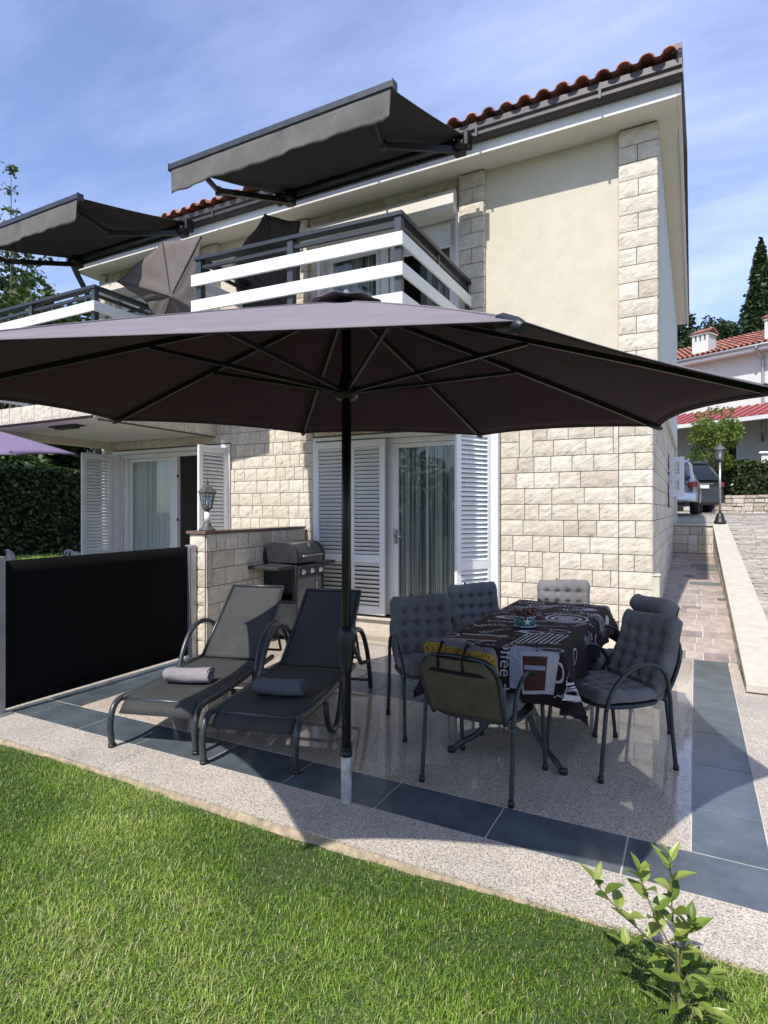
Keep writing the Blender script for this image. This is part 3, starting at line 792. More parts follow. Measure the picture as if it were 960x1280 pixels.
# ------------------------------------------------------------------ awnings
def awning(x0, x1, label, zf=5.20):
    root = thing('awning', label, 'awning', ((x0+x1)/2, 6.28, 5.62), 0, 'extended awnings over the balconies')
    yw, zw, yf = 6.22, 5.64, 4.58
    def A(nm, mb, mt, p=None, **k):
        mb.v = [(x+.12*(y-yf)/(6.28-yf), y, z) for x, y, z in mb.v]
        return mb.build(nm, mt, p or root, world=True, **k)
    mb = MB(); mb.tube([(x0+.06,yw,zw),(x1-.06,yw,zw)], .042, 14); A('roller_tube', mb, M['grey_metal'])
    mb = MB(); mb.box(x0+.05,x1-.05,6.235,6.275,5.555,5.60); A('mounting_bar', mb, M['anthracite'], bevel=.005)
    mb = MB()
    def cl(u, v):
        sag = -.022*math.sin(math.pi*v)*(1-.3*abs(2*u-1)); return (x0+.05+(x1-x0-.1)*u, yw-.02+(yf-yw+.02)*v, zw+.035+(zf+.03-zw-.035)*v+sag+.004*math.sin(u*26))
    mb.grid(cl, 40, 16, flip=True); o = A('canopy', mb, [M['awning'], M['awning_underside_shade']], solid=.003); o.modifiers['solid'].material_offset = 1
    mb = MB(); mb.box(x0,x1,yf-.045,yf+.03,zf-.005,zf+.055); mb.box(x0-.008,x0-.001,yf-.05,yf+.035,zf-.02,zf+.065); mb.box(x1+.001,x1+.008,yf-.05,yf+.035,zf-.02,zf+.065); A('front_bar', mb, M['grey_metal'], bevel=.008)
    mb = MB(); ph = random.random()*6
    def vl(u, v):
        w = (.010*math.sin(u*31+ph)+.008*math.sin(u*67+2*ph)+.010*math.sin(u*13+v*2))*v
        if u > .95: w += .02*v*math.sin((u-.93)/.07*math.pi*1.2)
        return (x0+.02+(x1-x0-.04)*u-(.012*v*max(0,u-.95)/.05), yf-.03+w, zf-.006-.25*v+.004*math.sin(u*17+ph))
    mb.grid(vl, 120, 8); A('valance', mb, M['valance'], solid=.002)
    def arm(S, E, F):
        mb = MB(); mb.bar(S, E, .045, .065); mb.lathe([(.0,-.045),(.036,-.045),(.036,.045),(0,.045)], E, 12); mb.bar(E, F, .035, .05)
        mb.lathe([(0,-.04),(.03,-.04),(.03,.04),(0,.04)], F, 12); return mb
    for S, E, F in (((x1-.12,6.18,5.53),(x1-.62,5.42,5.33),(x1-.28,yf+.05,zf-.01)), ((x0+.25,6.18,5.53),(x0-.02,5.25,5.30),(x0+.30,yf+.05,zf-.01))):
        o = A('folding_arm', arm(S, E, F), M['black'])
        mb = MB(); mb.box(S[0]-.06,S[0]+.06,6.12,6.24,5.48,5.62); mb.box(S[0]-.02,S[0]+.02,6.10,6.26,5.60,5.70)
        mb.lathe([(0,-.05),(.045,-.05),(.05,0),(.045,.05),(0,.05)], (S[0]+.03,6.12,5.55), 14, ax='x')
        o.name = 'folding_arm'; b = A('arm_bracket', mb, M['black'], o, bevel=.006)
        mb = MB(); mb.lathe([(0,0),(.022,.0),(.026,.03),(0,.05)], (S[0]-.03,6.14,5.62), 10); A('cap', mb, M['steel'], o)
    for x in (x0+.03, x1-.03):
        mb = MB(); mb.box(x-.025,x+.025,6.14,6.28,5.55,5.72); mb.bar((x,6.2,5.72),(x,6.15,5.60),.04,.03); A('end_plate', mb, M['black'], bevel=.01)
    return root
awning(-4.98, -2.30, 'grey extended awning reaching up highest, over the nearer balcony beside the bare cream wall')
awning(-9.20, -6.50, 'grey extended awning over the far balcony, cut off by the left edge of the photo', 5.27)

# ------------------------------------------------------------------ parasols
def parasol(name, label, cx, cy, apex, rim, mats, group, full=True):
    """rim: list of (x, y, z) rib ends, counter-clockwise"""
    root = thing(name, label, 'parasol', (cx, cy, 0), 0, group)
    A = lambda nm, mb, mt, p=None, **k: mb.build(nm, mt, p or root, world=True, **k)
    ap = Vector((cx, cy, apex)); N = len(rim); V = [Vector(r) for r in rim]
    def ribp(i, s):
        p = ap.lerp(V[i % N], s); p.z += .03*s*(1-s)-.02*max(0, s-.8)
        return p
    mb = MB(); nu, nv = 14, 14
    for i in range(N):
        def fn(u, v, i=i):
            v = .035+v*.965
            a, b = ribp(i, v), ribp(i+1, v); p = a.lerp(b, u); k = 4*u*(1-u)
            mid = (V[i]+V[(i+1) % N])/2
            p = p-(mid-ap)*(.045*k*v*v); p.z -= .035*k*v*(1.2-v)
            return tuple(p)
        mb.grid(fn, nu, nv)
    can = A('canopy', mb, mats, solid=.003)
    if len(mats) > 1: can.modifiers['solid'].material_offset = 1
    me = can.data; bmm = bmesh.new(); bmm.from_mesh(me); bmesh.ops.remove_doubles(bmm, verts=bmm.verts, dist=.0015); bmesh.ops.recalc_face_normals(bmm, faces=bmm.faces); bmm.to_mesh(me); bmm.free()
    mb = MB()     # hem band along the edge
    for i in range(N):
        P = []
        for k in range(13):
            u = k/12; a, b = ribp(i, 1), ribp(i+1, 1); p = a.lerp(b, u); kk = 4*u*(1-u); mid = (V[i]+V[(i+1) % N])/2
            p = p-(mid-ap)*(.045*kk); p.z -= .035*kk*.2; P.append(p)
        for k in range(12):
            a, b = P[k], P[k+1]; ia = (ap-a).normalized()*.028; ib = (ap-b).normalized()*.028; d = Vector((0,0,.0045))
            mb.add([a-d,b-d,b+ib-d,a+ia-d],[(0,1,2,3)],0,True,.5)
    A('hem', mb, mats[-1], can)
    mb = MB(); M2 = 24
    def vt(u, v): 
        a = 2*math.pi*u; r = .02+.17*v; d = Vector((math.cos(a), math.sin(a), 0))
        return (cx+d.x*r, cy+d.y*r, apex+.022-.20*r+.007*math.sin(a*8)*v)
    mb.grid(vt, 32, 4); vc = A('vent_cap', mb, mats[0], can, solid=.003)
    mb = MB(); mb.lathe([(.0,0),(.045,0),(.045,.012),(.02,.03),(.012,.05),(0,.05)], (cx,cy,apex+.012), 16); A('finial', mb, M['alu'], vc)
    for i in range(N):
        mb = MB(); pts = [tuple(ribp(i, .03+.955*k/8)-Vector((0,0,.017))) for k in range(9)]
        for a, b in zip(pts, pts[1:]): mb.bar(a, b, .018, .026)
        rb = A('rib', mb, M['black'])
        mb = MB(); mb.tube([tuple(ribp(i, .05+.94*k/10)+Vector((0,0,.003))) for k in range(11)], .0035, 5); A('seam', mb, mats[0], can)
        d = (V[i]-ap).normalized(); mb = MB(); mb.tube([tuple(V[i]-d*.10-Vector((0,0,.013))), tuple(V[i]-d*.02-Vector((0,0,.016))), tuple(V[i]+d*.012-Vector((0,0,.018)))], [.022,.019,.011], 8); A('rib_pocket', mb, M['black'], rb)
        if full:
            q = ribp(i, .50)-Vector((0,0,.03)); dd = Vector((q.x-cx, q.y-cy, 0)).normalized()
            mb = MB(); mb.bar((cx+dd.x*.045, cy+dd.y*.045, 2.185), tuple(q), .014, .020); A('strut', mb, M['black'])
    return root, A
# octagonal rim, tipped slightly towards the lawn (4 degrees)
pc = (-1.642, 2.697); rim = []
cs, ss = math.cos(YAW), math.sin(YAW)
for a0, dz in zip([-59.5,-14.5,30.5,75.5,120.5,165.5,-149.5,-104.5][::-1], [0]*8):
    a = R(a0); de, la = 1.96*math.cos(a), 1.96*math.sin(a)
    rim.append((pc[0]-ss*de+cs*la, pc[1]+cs*de+ss*la, 2.085+.13*math.cos(R(a0+20))-(.035 if a0 == -149.5 else .01 if a0 == -104.5 else 0)))
par, A = parasol('parasol', 'huge open taupe parasol with a dark pole standing in front of the table', pc[0], pc[1], 2.66, rim, [M['parasol'], M['parasol_underside_shade']], None)
mb = MB(); mb.tube([(pc[0],pc[1],.20),(pc[0],pc[1],2.70)], .0255, 18); A('pole', mb, M['pole'])
mb = MB(); mb.lathe([(.0,0),(.028,0),(.029,.005),(.029,.245),(.0265,.25),(.0,.25)], (pc[0],pc[1],.0), 18); A('ground_sleeve', mb, plain('sleeve_metal', (.42,.43,.42), .5, .3, var=.35, vscale=25))
mb = MB(); mb.lathe([(0,0),(.032,0),(.034,.03),(.030,.03),(.030,.05),(0,.05)], (pc[0],pc[1],.245), 18); A('collar', mb, M['black'])
mb = MB(); mb.lathe([(.026,0),(.034,.05),(.046,.12),(.050,.17),(.046,.22),(.036,.245),(.027,.25)], (pc[0],pc[1],.68), 18); ck = A('crank_housing', mb, M['black'])
mb = MB(); mb.bar((pc[0]+.04,pc[1],.84),(pc[0]+.085,pc[1]+.01,.745),.02,.02); mb.tube([(pc[0]+.085,pc[1]+.01,.745),(pc[0]+.135,pc[1]+.0,.765)],.010,8); A('crank_handle', mb, M['black'], ck)
mb = MB(); mb.lathe([(0,0),(.05,0),(.062,.015),(.062,.05),(.04,.075),(.03,.14),(0,.14)], (pc[0],pc[1],2.14), 18); A('runner', mb, M['black'])
mb = MB(); mb.lathe([(0,0),(.06,0),(.06,.05),(.035,.09),(0,.09)], (pc[0],pc[1],2.60), 18); A('top_hub', mb, M['black'])
# pale care patch sewn near the right hand edge
vB, vA = Vector(rim[1]), Vector(rim[2])
def bilin(u, v, P): return tuple((P[0]*(1-u)+P[1]*u)*(1-v)+(P[3]*(1-u)+P[2]*u)*v)

def tilted(name, label, rim, apex, mat, foot, group):
    root = thing(name, label, 'parasol', (foot[0], foot[1], 2.88), 0, group)
    V = [Vector(p) for p in rim]; ap = Vector(apex); N = len(V); mb = MB()
    for i in range(N):
        def fn(u, v, i=i):
            p = ap.lerp(V[i].lerp(V[(i+1) % N], u), v); k = 4*u*(1-u); mid = (V[i]+V[(i+1) % N])/2
            return tuple(p-(mid-ap)*.02*k*v*v+Vector((0, .02*math.sin(u*9+v*7+i), 0))*v*k)
        mb.grid(fn, 10, 10)
    can = mb.build('canopy', mat, root, world=True, solid=.003)
    for v in V:
        mb = MB(); mb.bar(tuple(ap+Vector((0,.012,0))), tuple(v+Vector((0,.012,0))), .016, .016)
        mb.bar(tuple(ap.lerp(v,.05)+Vector((0,-.006,0))), tuple(v+Vector((0,-.006,0))), .012, .004); mb.build('rib', M['anthracite'], root, world=True)
    mb = MB(); mb.tube([(foot[0],foot[1],2.93),(foot[0],foot[1],3.9),tuple(ap+Vector((0,.05,0)))], .02, 12); mb.build('pole', M['anthracite'], root, world=True)
    mb = MB(); mb.lathe([(0,0),(.25,0),(.25,.04),(.04,.07),(.03,.25),(0,.25)], (foot[0],foot[1],2.881), 20); mb.build('base', M['anthracite'], root, world=True)
    return root
TG = 'parasols tilted sideways on the balconies'
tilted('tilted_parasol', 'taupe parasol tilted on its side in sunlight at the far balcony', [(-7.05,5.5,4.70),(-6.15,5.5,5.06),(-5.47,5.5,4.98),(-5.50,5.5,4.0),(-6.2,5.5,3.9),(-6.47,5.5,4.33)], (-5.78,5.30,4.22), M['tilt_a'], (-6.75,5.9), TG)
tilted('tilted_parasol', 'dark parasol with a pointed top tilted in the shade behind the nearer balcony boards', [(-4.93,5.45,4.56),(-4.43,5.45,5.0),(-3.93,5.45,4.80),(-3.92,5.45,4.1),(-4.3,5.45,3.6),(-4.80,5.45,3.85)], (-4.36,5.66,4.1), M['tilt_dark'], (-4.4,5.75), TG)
# neighbour's lilac parasol
cx, cy = -8.2, 3.45; rim2 = []
for k in range(8):
    a = R(9+45*k); rim2.append((cx+1.87*math.cos(a), cy+1.87*math.sin(a), 1.55+.0946*(-ss*(cx+1.87*math.cos(a))+cs*(cy+1.87*math.sin(a)))-(.04 if math.sin(a) < -.3 else 0)))
p2, A2 = parasol('parasol', 'lilac parasol poking in at the left edge over the neighbouring terrace', cx, cy, 2.80, rim2, [M['lilac']], None)
mb = MB(); mb.tube([(cx,cy,.03),(cx,cy,2.82)], .025, 16); A2('pole', mb, M['pole'])
mb = MB(); mb.lathe([(0,0),(.27,0),(.27,.05),(.05,.08),(.035,.30),(0,.30)], (cx,cy,.001), 24); A2('base', mb, M['anthracite'])

# ------------------------------------------------------------------ divider wall, lantern, screen
dw = thing('divider_wall', 'low split stone wall with brown capstone between the two terraces, beside the grill', 'wall', (-4.62, 4.66, 0))
f0, f1 = Vector((-4.73,4.60,0)), Vector((-4.515,4.60,0)); b0, b1_ = Vector((-5.0,6.74,0)), Vector((-4.785,6.74,0))
mb = MB(); H = 1.30
v = [f0,f1,b1_,b0]; mb.add([tuple(p) for p in v]+[(p.x,p.y,H) for p in v], [(0,1,5,4),(1,2,6,5),(2,3,7,6),(3,0,4,7),(4,5,6,7)], 1)
dirr = (b1_-f1).normalized(); L = (b1_-f1).length
stone_face(mb, tuple(f1), tuple(dirr), (0,0,1), (dirr.y,-dirr.x,0), L, H, [], course=.186, seed=12, vstack=.12)
stone_face(mb, tuple(b0), tuple(-dirr), (0,0,1), (-dirr.y,dirr.x,0), L, H, [], course=.186, seed=14, cell=.07)
rng = random.Random(3)
for i in range(7): stone_block(mb, tuple(f0), (1,0,0), (0,0,1), (0,-1,0), 0, .215, i*.186, min(H,(i+1)*.186), .035, rng=rng)
mb.build('stone_core', [M['stone'], M['mortar']], dw, world=True)
mb = MB(); pts = [(f0.x-.03,4.565),(f1.x+.03,4.565),(b1_.x+.03,6.735),(b0.x-.03,6.735)]
mb.prism(pts, (0,0,H+.002), (1,0,0), (0,1,0), .032); mb.build('capstone', M['cap'], dw, world=True, bevel=.004)
def lantern_head(z, parent, glassm, metal, sc=1.0):
    """hexagonal tapering lantern with roof"""
    n = 6; fr = MB(); r0, r1, h = .048*sc, .085*sc, .17*sc
    def ring(r, zz): return [(r*math.cos(2*math.pi*k/n), r*math.sin(2*math.pi*k/n), zz) for k in range(n)]
    a, b = ring(r0, z), ring(r1, z+h)
    for k in range(n): fr.bar(a[k], b[k], .008*sc, .008*sc); fr.bar(b[k], b[(k+1) % n], .010*sc, .010*sc); fr.bar(a[k], a[(k+1) % n], .010*sc, .012*sc)
    head = fr.build('lantern_frame', metal, parent)
    rf = MB(); rf.lathe([(.105*sc,z+h),(.098*sc,z+h+.012*sc),(.055*sc,z+h+.055*sc),(.022*sc,z+h+.085*sc),(.012*sc,z+h+.095*sc),(.016*sc,z+h+.108*sc),(.005*sc,z+h+.13*sc),(.002*sc,z+h+.165*sc)], (0,0,0), 6, smooth=False); rf.build('lantern_roof', metal, head)
    g = MB(); a, b = ring(r0*.93, z+.006), ring(r1*.95, z+h-.004); g.add(a+b, [(k, (k+1) % n, n+(k+1) % n, n+k) for k in range(n)]); g.build('glass', glassm, head)
    bl = MB(); bl.lathe([(0,0),(.018*sc,.0),(.018*sc,.05*sc),(.028*sc,.09*sc),(.02*sc,.12*sc),(0,.13*sc)], (0,0,z+.01), 12); bl.build('bulb', M['white'], head)
    c = MB(); c.lathe([(0,-.045*sc),(.022*sc,-.04*sc),(.03*sc,-.015*sc),(.052*sc,0),(.052*sc,.006*sc),(0,.006*sc)], (0,0,z), 12); c.build('cup', metal, head)
lm = plain('lantern_metal', (.075,.08,.075), .55, .3, var=.3, vscale=30)
lt = thing('lantern', 'grey metal lantern with a short white stem standing on the brown capstone', 'lantern', (-4.62, 4.73, H+.035))
mb = MB(); mb.lathe([(0,0),(.088,0),(.088,.012),(.07,.025),(.055,.035),(.038,.07),(.034,.085),(0,.085)], n=16); mb.build('base', lm, lt)
mb = MB(); mb.lathe([(0,.083),(.030,.083),(.030,.20),(0,.20)], n=16); mb.build('stem', M['white'], lt)
lantern_head(.235, lt, M['lampglass'], lm)

sc = thing('privacy_screen', 'black fabric privacy screen stretched between two posts beside the loungers', 'privacy screen', (-4.66, 4.5, 0))
mb = MB(); mb.grid(lambda u, v: (-4.665+.006*math.sin(v*9)*u*(1-u), 2.65+1.86*u, .035+1.13*v+.010*u), 20, 10); mb.build('screen_fabric', M['screen'], sc, world=True, solid=.004)
mb = MB(); mb.box(-4.715,-4.615,4.505,4.575,.0,1.19); mb.box(-4.70,-4.63,4.49,4.504,.02,1.17); mb.build('cassette', M['alu'], sc, world=True, bevel=.008)
mb = MB(); mb.box(-4.69,-4.64,2.60,2.65,.0,1.20); mb.box(-4.73,-4.60,2.56,2.69,0,.012); mb.build('post', M['alu'], sc, world=True, bevel=.006)

# ------------------------------------------------------------------ sun loungers and towels
def tube_part(name, pts, r, mat, root, k=6, n=8, sq=None):
    mb = MB(); mb.tube(spline(pts, k), r, n); return mb.build(name, mat, root)
def make_lounger(label):
    """local: foot end at y=0, head towards +y"""
    t = thing('sun_lounger', label, 'sun lounger', (0,0,0), 0, 'sun loungers side by side on the terrace')
    W = .30; rail = .30
    for s in (-1, 1):
        x = s*W
        tube_part('frame_rail', [(x,.02,.015),(x,.0,.14),(x,.03,.25),(x,.11,.292),(x,.30,.285),(x,.60,.285),(x,.95,.30),(x,1.30,.31)], .0205, M['grey_metal'], t)
        tube_part('armrest', [(x*1.06,.52,.26),(x*1.07,.53,.16),(x*1.08,.60,.05),(x*1.08,.70,.022),(x*1.08,.79,.08),(x*1.08,.86,.22),(x*1.08,.95,.42),(x*1.08,1.08,.555),(x*1.08,1.26,.60),(x*1.08,1.46,.54),(x*1.08,1.62,.36),(x*1.08,1.72,.14),(x*1.08,1.755,.012)], .0205, M['grey_metal'], t)
        mb = MB(); mb.lathe([(0,0),(.025,0),(.025,.02),(0,.02)], (x,.02,.0), 10); mb.build('foot_cap', M['black'], t); mb = MB(); mb.lathe([(0,0),(.02,0),(.02,.02),(0,.02)], (x*1.08,1.755,.0), 10); mb.build('foot_cap', M['black'], t)
    for y, z, k in ((.12,.285,1),(.62,.275,1),(1.25,.295,1),(1.74,.07,1.08)):
        mb = MB(); mb.tube([(-W*k,y,z),(W*k,y,z)], .013, 8); mb.build('cross_bar', M['grey_metal'], t)
    mb = MB()
    def seat(u, v):
        y = .03+1.10*v; z = .300+.012*v-.020*math.sin(math.pi*v)*math.sin(math.pi*u)
        if v < .12: q = 1-v/.12; z -= .085*q*q; y += .01*q
        return (-.265+.53*u, y, z)
    mb.grid(seat, 14, 26); mb.build('seat_sling', M['sling'], t, solid=.005)
    mb = MB()
    for s in (-1, 1):
        mb = MB(); mb.tube([(s*.272,.10,.298),(s*.272,.6,.297),(s*.272,1.13,.310)], .012, 8); mb.build('seat_tube', M['grey_metal'], t)
    ca, sa = math.cos(R(44)), math.sin(R(44)); BL = .775
    mb = MB()
    for s in (-1, 1): mb.tube([(s*.272,1.15,.31),(s*.245,1.15+BL*ca,.31+BL*sa)], .012, 8)
    mb.tube([(-.245,1.15+BL*ca,.31+BL*sa),(.245,1.15+BL*ca,.31+BL*sa)], .012, 8); bf = mb.build('back_frame', M['grey_metal'], t)
    mb = MB(); mb.grid(lambda u, v: ((-.262+.524*u)*(1-.09*v), 1.165+BL*v*ca+.03*math.sin(math.pi*v)*sa*math.sin(math.pi*u), .32+BL*v*sa-.03*math.sin(math.pi*v)*ca*math.sin(math.pi*u)), 12, 16); mb.build('back_sling', M['sling'], t, solid=.005)
    mb = MB(); 
    for s in (-1, 1): mb.bar((s*.25,1.48,.62),(s*.27,1.58,.30),.016,.016)
    mb.tube([(-.27,1.58,.30),(.27,1.58,.30)],.011,8); mb.build('back_prop', M['grey_metal'], t)
    return t
lg = make_lounger('grey sun lounger next to the black screen, with the pale rolled towel')
lg.location = (-3.09, 2.675, 0); lg.rotation_euler = (0,0,R(16.6))
lg2 = dup(lg, (-2.365, 2.755, 0), R(15.2), 'grey sun lounger nearer the parasol pole, with the dark rolled towel')
def towel(label, mat, lx, ly, root, rz, sc=1):
    L, rr = .32*sc, .056*sc
    mb = MB(); N = 26
    def fn(u, v):
        a = 2*math.pi*u; w = 1+.05*math.sin(3*a+v*3)+.03*math.sin(7*v+a); x = -L/2+L*v
        w += random.uniform(-.025,.025); y = math.cos(a)*rr*1.35*w; z = math.sin(a)*rr*.92*w
        return (x+.012*math.sin(2*a), y, max(z, -rr*.80)+rr*.84)
    mb.grid(fn, N, 22)
    for e in (0, 1):
        ring = [fn(i/N, e) for i in range(N)]; c = tuple(sum(p[k] for p in ring)/N for k in range(3))
        mb.add(ring+[vadd(c, ((.014 if e == 0 else -.014),0,0))], [(i, (i+1) % N, N) for i in range(N)], 0, True)
    # spiral ends
    for e in (-1, 1):
        sp = []
        for k in range(40):
            a = k*.42; q = .15+.8*k/40; sp.append((e*(L/2-.004), math.cos(a)*rr*1.3*q, math.sin(a)*rr*.86*q+rr*.84))
        mb.tube(sp, .006*sc, 6)
    mb.tube([(-L/2,rr*1.2,rr*.25),(0,rr*1.38,rr*.5),(L/2,rr*1.25,rr*.35)], .008, 6)
    o = mb.build('towel', mat); tag(o, label, 'towel', 'rolled towels on the loungers')
    c, s = math.cos(root.rotation_euler.z), math.sin(root.rotation_euler.z)
    o.location = (root.location.x+c*lx-s*ly, root.location.y+s*lx+c*ly, .302); o.rotation_euler = (0,0,root.rotation_euler.z+rz)
towel('pale lilac grey rolled towel on the lounger by the black screen', M['towel_a'], -.03, .52, lg, R(8))
towel('dark slate rolled towel on the lounger near the parasol pole', M['towel_b'], .0, .50, lg2, R(4), 1.02)

# ------------------------------------------------------------------ gas grill
gr = thing('gas_grill', 'black gas grill with rounded lid and side shelves against the low stone wall', 'grill', (-4.40, 5.98, 0))
gx0, gx1, gy0, gy1 = -4.63, -4.15, 5.68, 6.28
def gp_(nm, mb, mt, p=None, **k): return mb.build(nm, mt, p or gr, world=True, **k)
mb = MB()
mb.box(gx0,gx0+.04,gy0,gy0+.03,.05,.86); mb.box(gx1-.055,gx1,gy0,gy0+.04,.03,.90); mb.box(gx1-.055,gx1,gy1-.04,gy1,.03,.90); mb.box(gx0,gx0+.04,gy1-.03,gy1,.05,.86)
mb.box(gx0,gx1,gy0,gy1,.06,.085); gp_('cabinet_frame', mb, M['anthracite'], bevel=.006)
mb = MB(); mb.box(gx0+.04,gx1-.056,gy0+.012,gy0+.02,.085,.48); mb.box(gx0+.02,gx0+.03,gy0+.03,gy1-.03,.085,.80); mb.box(gx0+.04,gx1-.056,gy1-.02,gy1-.012,.085,.48); gp_('side_panel', mb, M['grey_metal'])
mb = MB(); mb.box(gx1-.03,gx1-.012,gy0+.045,gy0+.42,.10,.74); mb.box(gx1-.03,gx1-.012,gy0+.425,gy1-.045,.10,.74); dd = gp_('cabinet_door', mb, plain('grill_door', (.20,.20,.185), .45, .5), bevel=.004)
mb = MB(); mb.tube([(gx1-.012,gy0+.40,.58),(gx1+.02,gy0+.40,.58),(gx1+.02,gy0+.40,.68),(gx1-.012,gy0+.40,.68)],.007,8); gp_('handle', mb, M['steel'], dd)
mb = MB(); mb.prism([(gx0,.80),(gx1-.005,.80),(gx1+.012,.90),(gx0,.92)], (0,gy1-.005,0), (1,0,0), (0,0,1), gy1-gy0-.01); gp_('firebox', mb, M['anthracite'], bevel=.006)
mb = MB(); mb.prism([(0,0),(.018,.13),(.0,.135),(-.04,.13),(-.04,0)], (gx1+.012,gy1-.03,.75), (1,0,0), (0,0,1), gy1-gy0-.06); cp = gp_('control_panel', mb, M['grey_metal'], bevel=.005)
for y in (5.80, 5.98, 6.16):
    mb = MB(); mb.lathe([(0,0),(.036,0),(.036,.006),(.024,.009),(.022,.032),(0,.034)], (gx1+.020,y,.82), 18, ax='x'); k = gp_('knob', mb, M['steel'], cp)
    k.name = 'knob'
lid = []; n_ = 12
prof = [(gx0-.005,.925)]+[(gx0-.005+.16*(1-math.cos(a)), .99+.17*math.sin(a)) for a in [math.pi/2*i/n_ for i in range(n_+1)]]+[(gx1-.16+.165*math.sin(a), .98+.18*math.cos(a)) for a in [math.pi/2*i/n_ for i in range(n_+1)]]+[(gx1+.005,.925)]
mb = MB(); mb.prism(prof, (0,gy1-.05,0), (1,0,0), (0,0,1), gy1-gy0-.10); ld = gp_('lid', mb, plain('lid_metal', (.13,.13,.125), .25, .75, var=.15), bevel=.003)
for a, b in ((gy0+.045,gy0-.005),(gy1+.005,gy1-.045)):
    mb = MB(); mb.prism([(x*1.0+(.008 if x > -4.4 else -.008), z+.008*(z > .95)) for x, z in prof], (0,a if a > b else b,0), (1,0,0), (0,0,1), .048); gp_('lid_end_cap', mb, M['anthracite'], ld, bevel=.006)
mb = MB(); mb.tube(spline([(gx1+.0,5.80,1.0),(gx1+.05,5.80,1.01),(gx1+.05,6.16,1.01),(gx1,6.16,1.0)],4),.010,8); mb.lathe([(0,0),(.03,0),(.03,.012),(0,.02)],(gx1-.03,5.98,1.13),14,ax='x'); gp_('lid_handle', mb, M['steel'], ld)
for a, b in ((gy0-.33,gy0-.004),(gy1+.004,gy1+.30)):
    mb = MB(); mb.box(gx0+.02,gx1-.02,a,b,.865,.905); gp_('side_shelf', mb, M['grey_metal'], bevel=.010)
for x, y in ((gx0+.05,gy0+.06),(gx0+.05,gy1-.06),(gx1-.05,gy0+.06),(gx1-.05,gy1-.06)):
    mb = MB(); mb.lathe([(0,-.014),(.03,-.014),(.03,.014),(0,.014)], (x,y,.031), 14, ax='y'); gp_('wheel', mb, M['black'])

# ------------------------------------------------------------------ dining table, printed cloth
TXc, TYc, TA, TB = -1.035, 4.375, .372, .965
tb = thing('patio_table', 'long rectangular patio table with curved dark metal legs under the printed cloth', 'table', (TXc, TYc, 0))
mb = MB(); mb.box(-TA,TA,-TB,TB,.705,.738); mb.build('tabletop', M['grey_metal'], tb, bevel=.01)
for sx in (-1, 1):
    for sy in (-1, 1):
        mb = MB(); P = spline([(sx*.345,sy*.80,.018),(sx*.30,sy*.77,.055),(sx*.20,sy*.70,.12),(sx*.11,sy*.64,.26),(sx*.09,sy*.62,.42),(sx*.16,sy*.66,.58),(sx*.27,sy*.70,.66),(sx*.33,sy*.72,.70)], 6)
        mb.tube(P, .019, 10); lgp = mb.build('leg', M['chair_metal'], tb)
        mb = MB(); mb.lathe([(0,0),(.026,0),(.026,.03),(.02,.036),(0,.036)], (sx*.35,sy*.802,0), 12); mb.build('foot_cap', M['black'], lgp)
for s in (-1, 1):
    mb = MB(); mb.tube([(-.09,s*.62,.40),(.09,s*.62,.40)], .014, 8); mb.build('stretcher', M['chair_metal'], tb)
mb = MB(); mb.tube([(0,-.62,.40),(0,.62,.40)], .014, 8); mb.build('stretcher', M['chair_metal'], tb)
HF, HS = .30, .235
def cloth_pt(p, q, off=0.0):
    a, b, rf = TA+.004, TB+.004, .012
    dp, dq = max(0, abs(p)-a), max(0, abs(q)-b); sp_, sq = math.copysign(1, p), math.copysign(1, q)
    d = max(dp, dq); m_ = min(dp, dq)
    x = max(-a, min(a, p)); y = max(-b, min(b, q)); z = .741
    wav = 0
    if d > 0:
        z -= d*.985-.004*min(1, d/.02)+m_*.32; k = min(1, d/.1)
        k = min(1, d/.22); wav = k*(.026*math.sin(q*13+sp_*1.3)+.016*math.sin(q*23+.6)) if dp >= dq else k*(.022*math.sin(p*17+.4)+.014*math.sin(p*29+2))
        o = .018*min(1, d/.03)+d*.10+wav*.7+off
        if dp > 0: x += sp_*(o if dp >= dq else m_*.62+off)
        if dq > 0: y += sq*(o if dq > dp else m_*.62+off)
    else:
        z += off+.0015*math.sin(p*25+q*7)*math.sin(q*11)
    return (x, y, z)
mb = MB(); pw, qw = TA+HS, TB+HF
def cg(u, v): return cloth_pt(-pw+2*pw*u, -qw+2*qw*v)
mb.grid(cg, 88, 150)
def text_polys(body):
    cu = bpy.data.curves.new('txt', 'FONT'); cu.body = body; cu.size = 1; cu.resolution_u = 3
    ob = bpy.data.objects.new('txt', cu); COL.objects.link(ob)
    me = ob.to_mesh(); V = [tuple(v.co) for v in me.vertices]; F = [tuple(p.vertices) for p in me.polygons]
    ob.to_mesh_clear(); bpy.data.objects.remove(ob); bpy.data.curves.remove(cu); return V, F
def flat_print(V2, F, mat, lift=.0022):
    """flat polygons in cloth coordinates, cut fine and laid onto the cloth"""
    bm = bmesh.new(); vs = [bm.verts.new((x, y, 0)) for x, y in V2]
    for f in F:
        try: bm.faces.new([vs[i] for i in f])
        except ValueError: pass
    for _ in range(4):
        es = [e for e in bm.edges if e.calc_length() > .022]
        if not es: break
        bmesh.ops.subdivide_edges(bm, edges=es, cuts=1)
        bmesh.ops.triangulate(bm, faces=[f for f in bm.faces if len(f.verts) > 4])
    bm.normal_update(); bm.verts.index_update()
    vv = [cloth_pt(v.co.x, v.co.y, lift) for v in bm.verts]
    ff = [tuple(v.index for v in (f.verts if f.normal.z > 0 else reversed(f.verts))) for f in bm.faces]
    mb.add(vv, ff, mat, True, .5); bm.free()
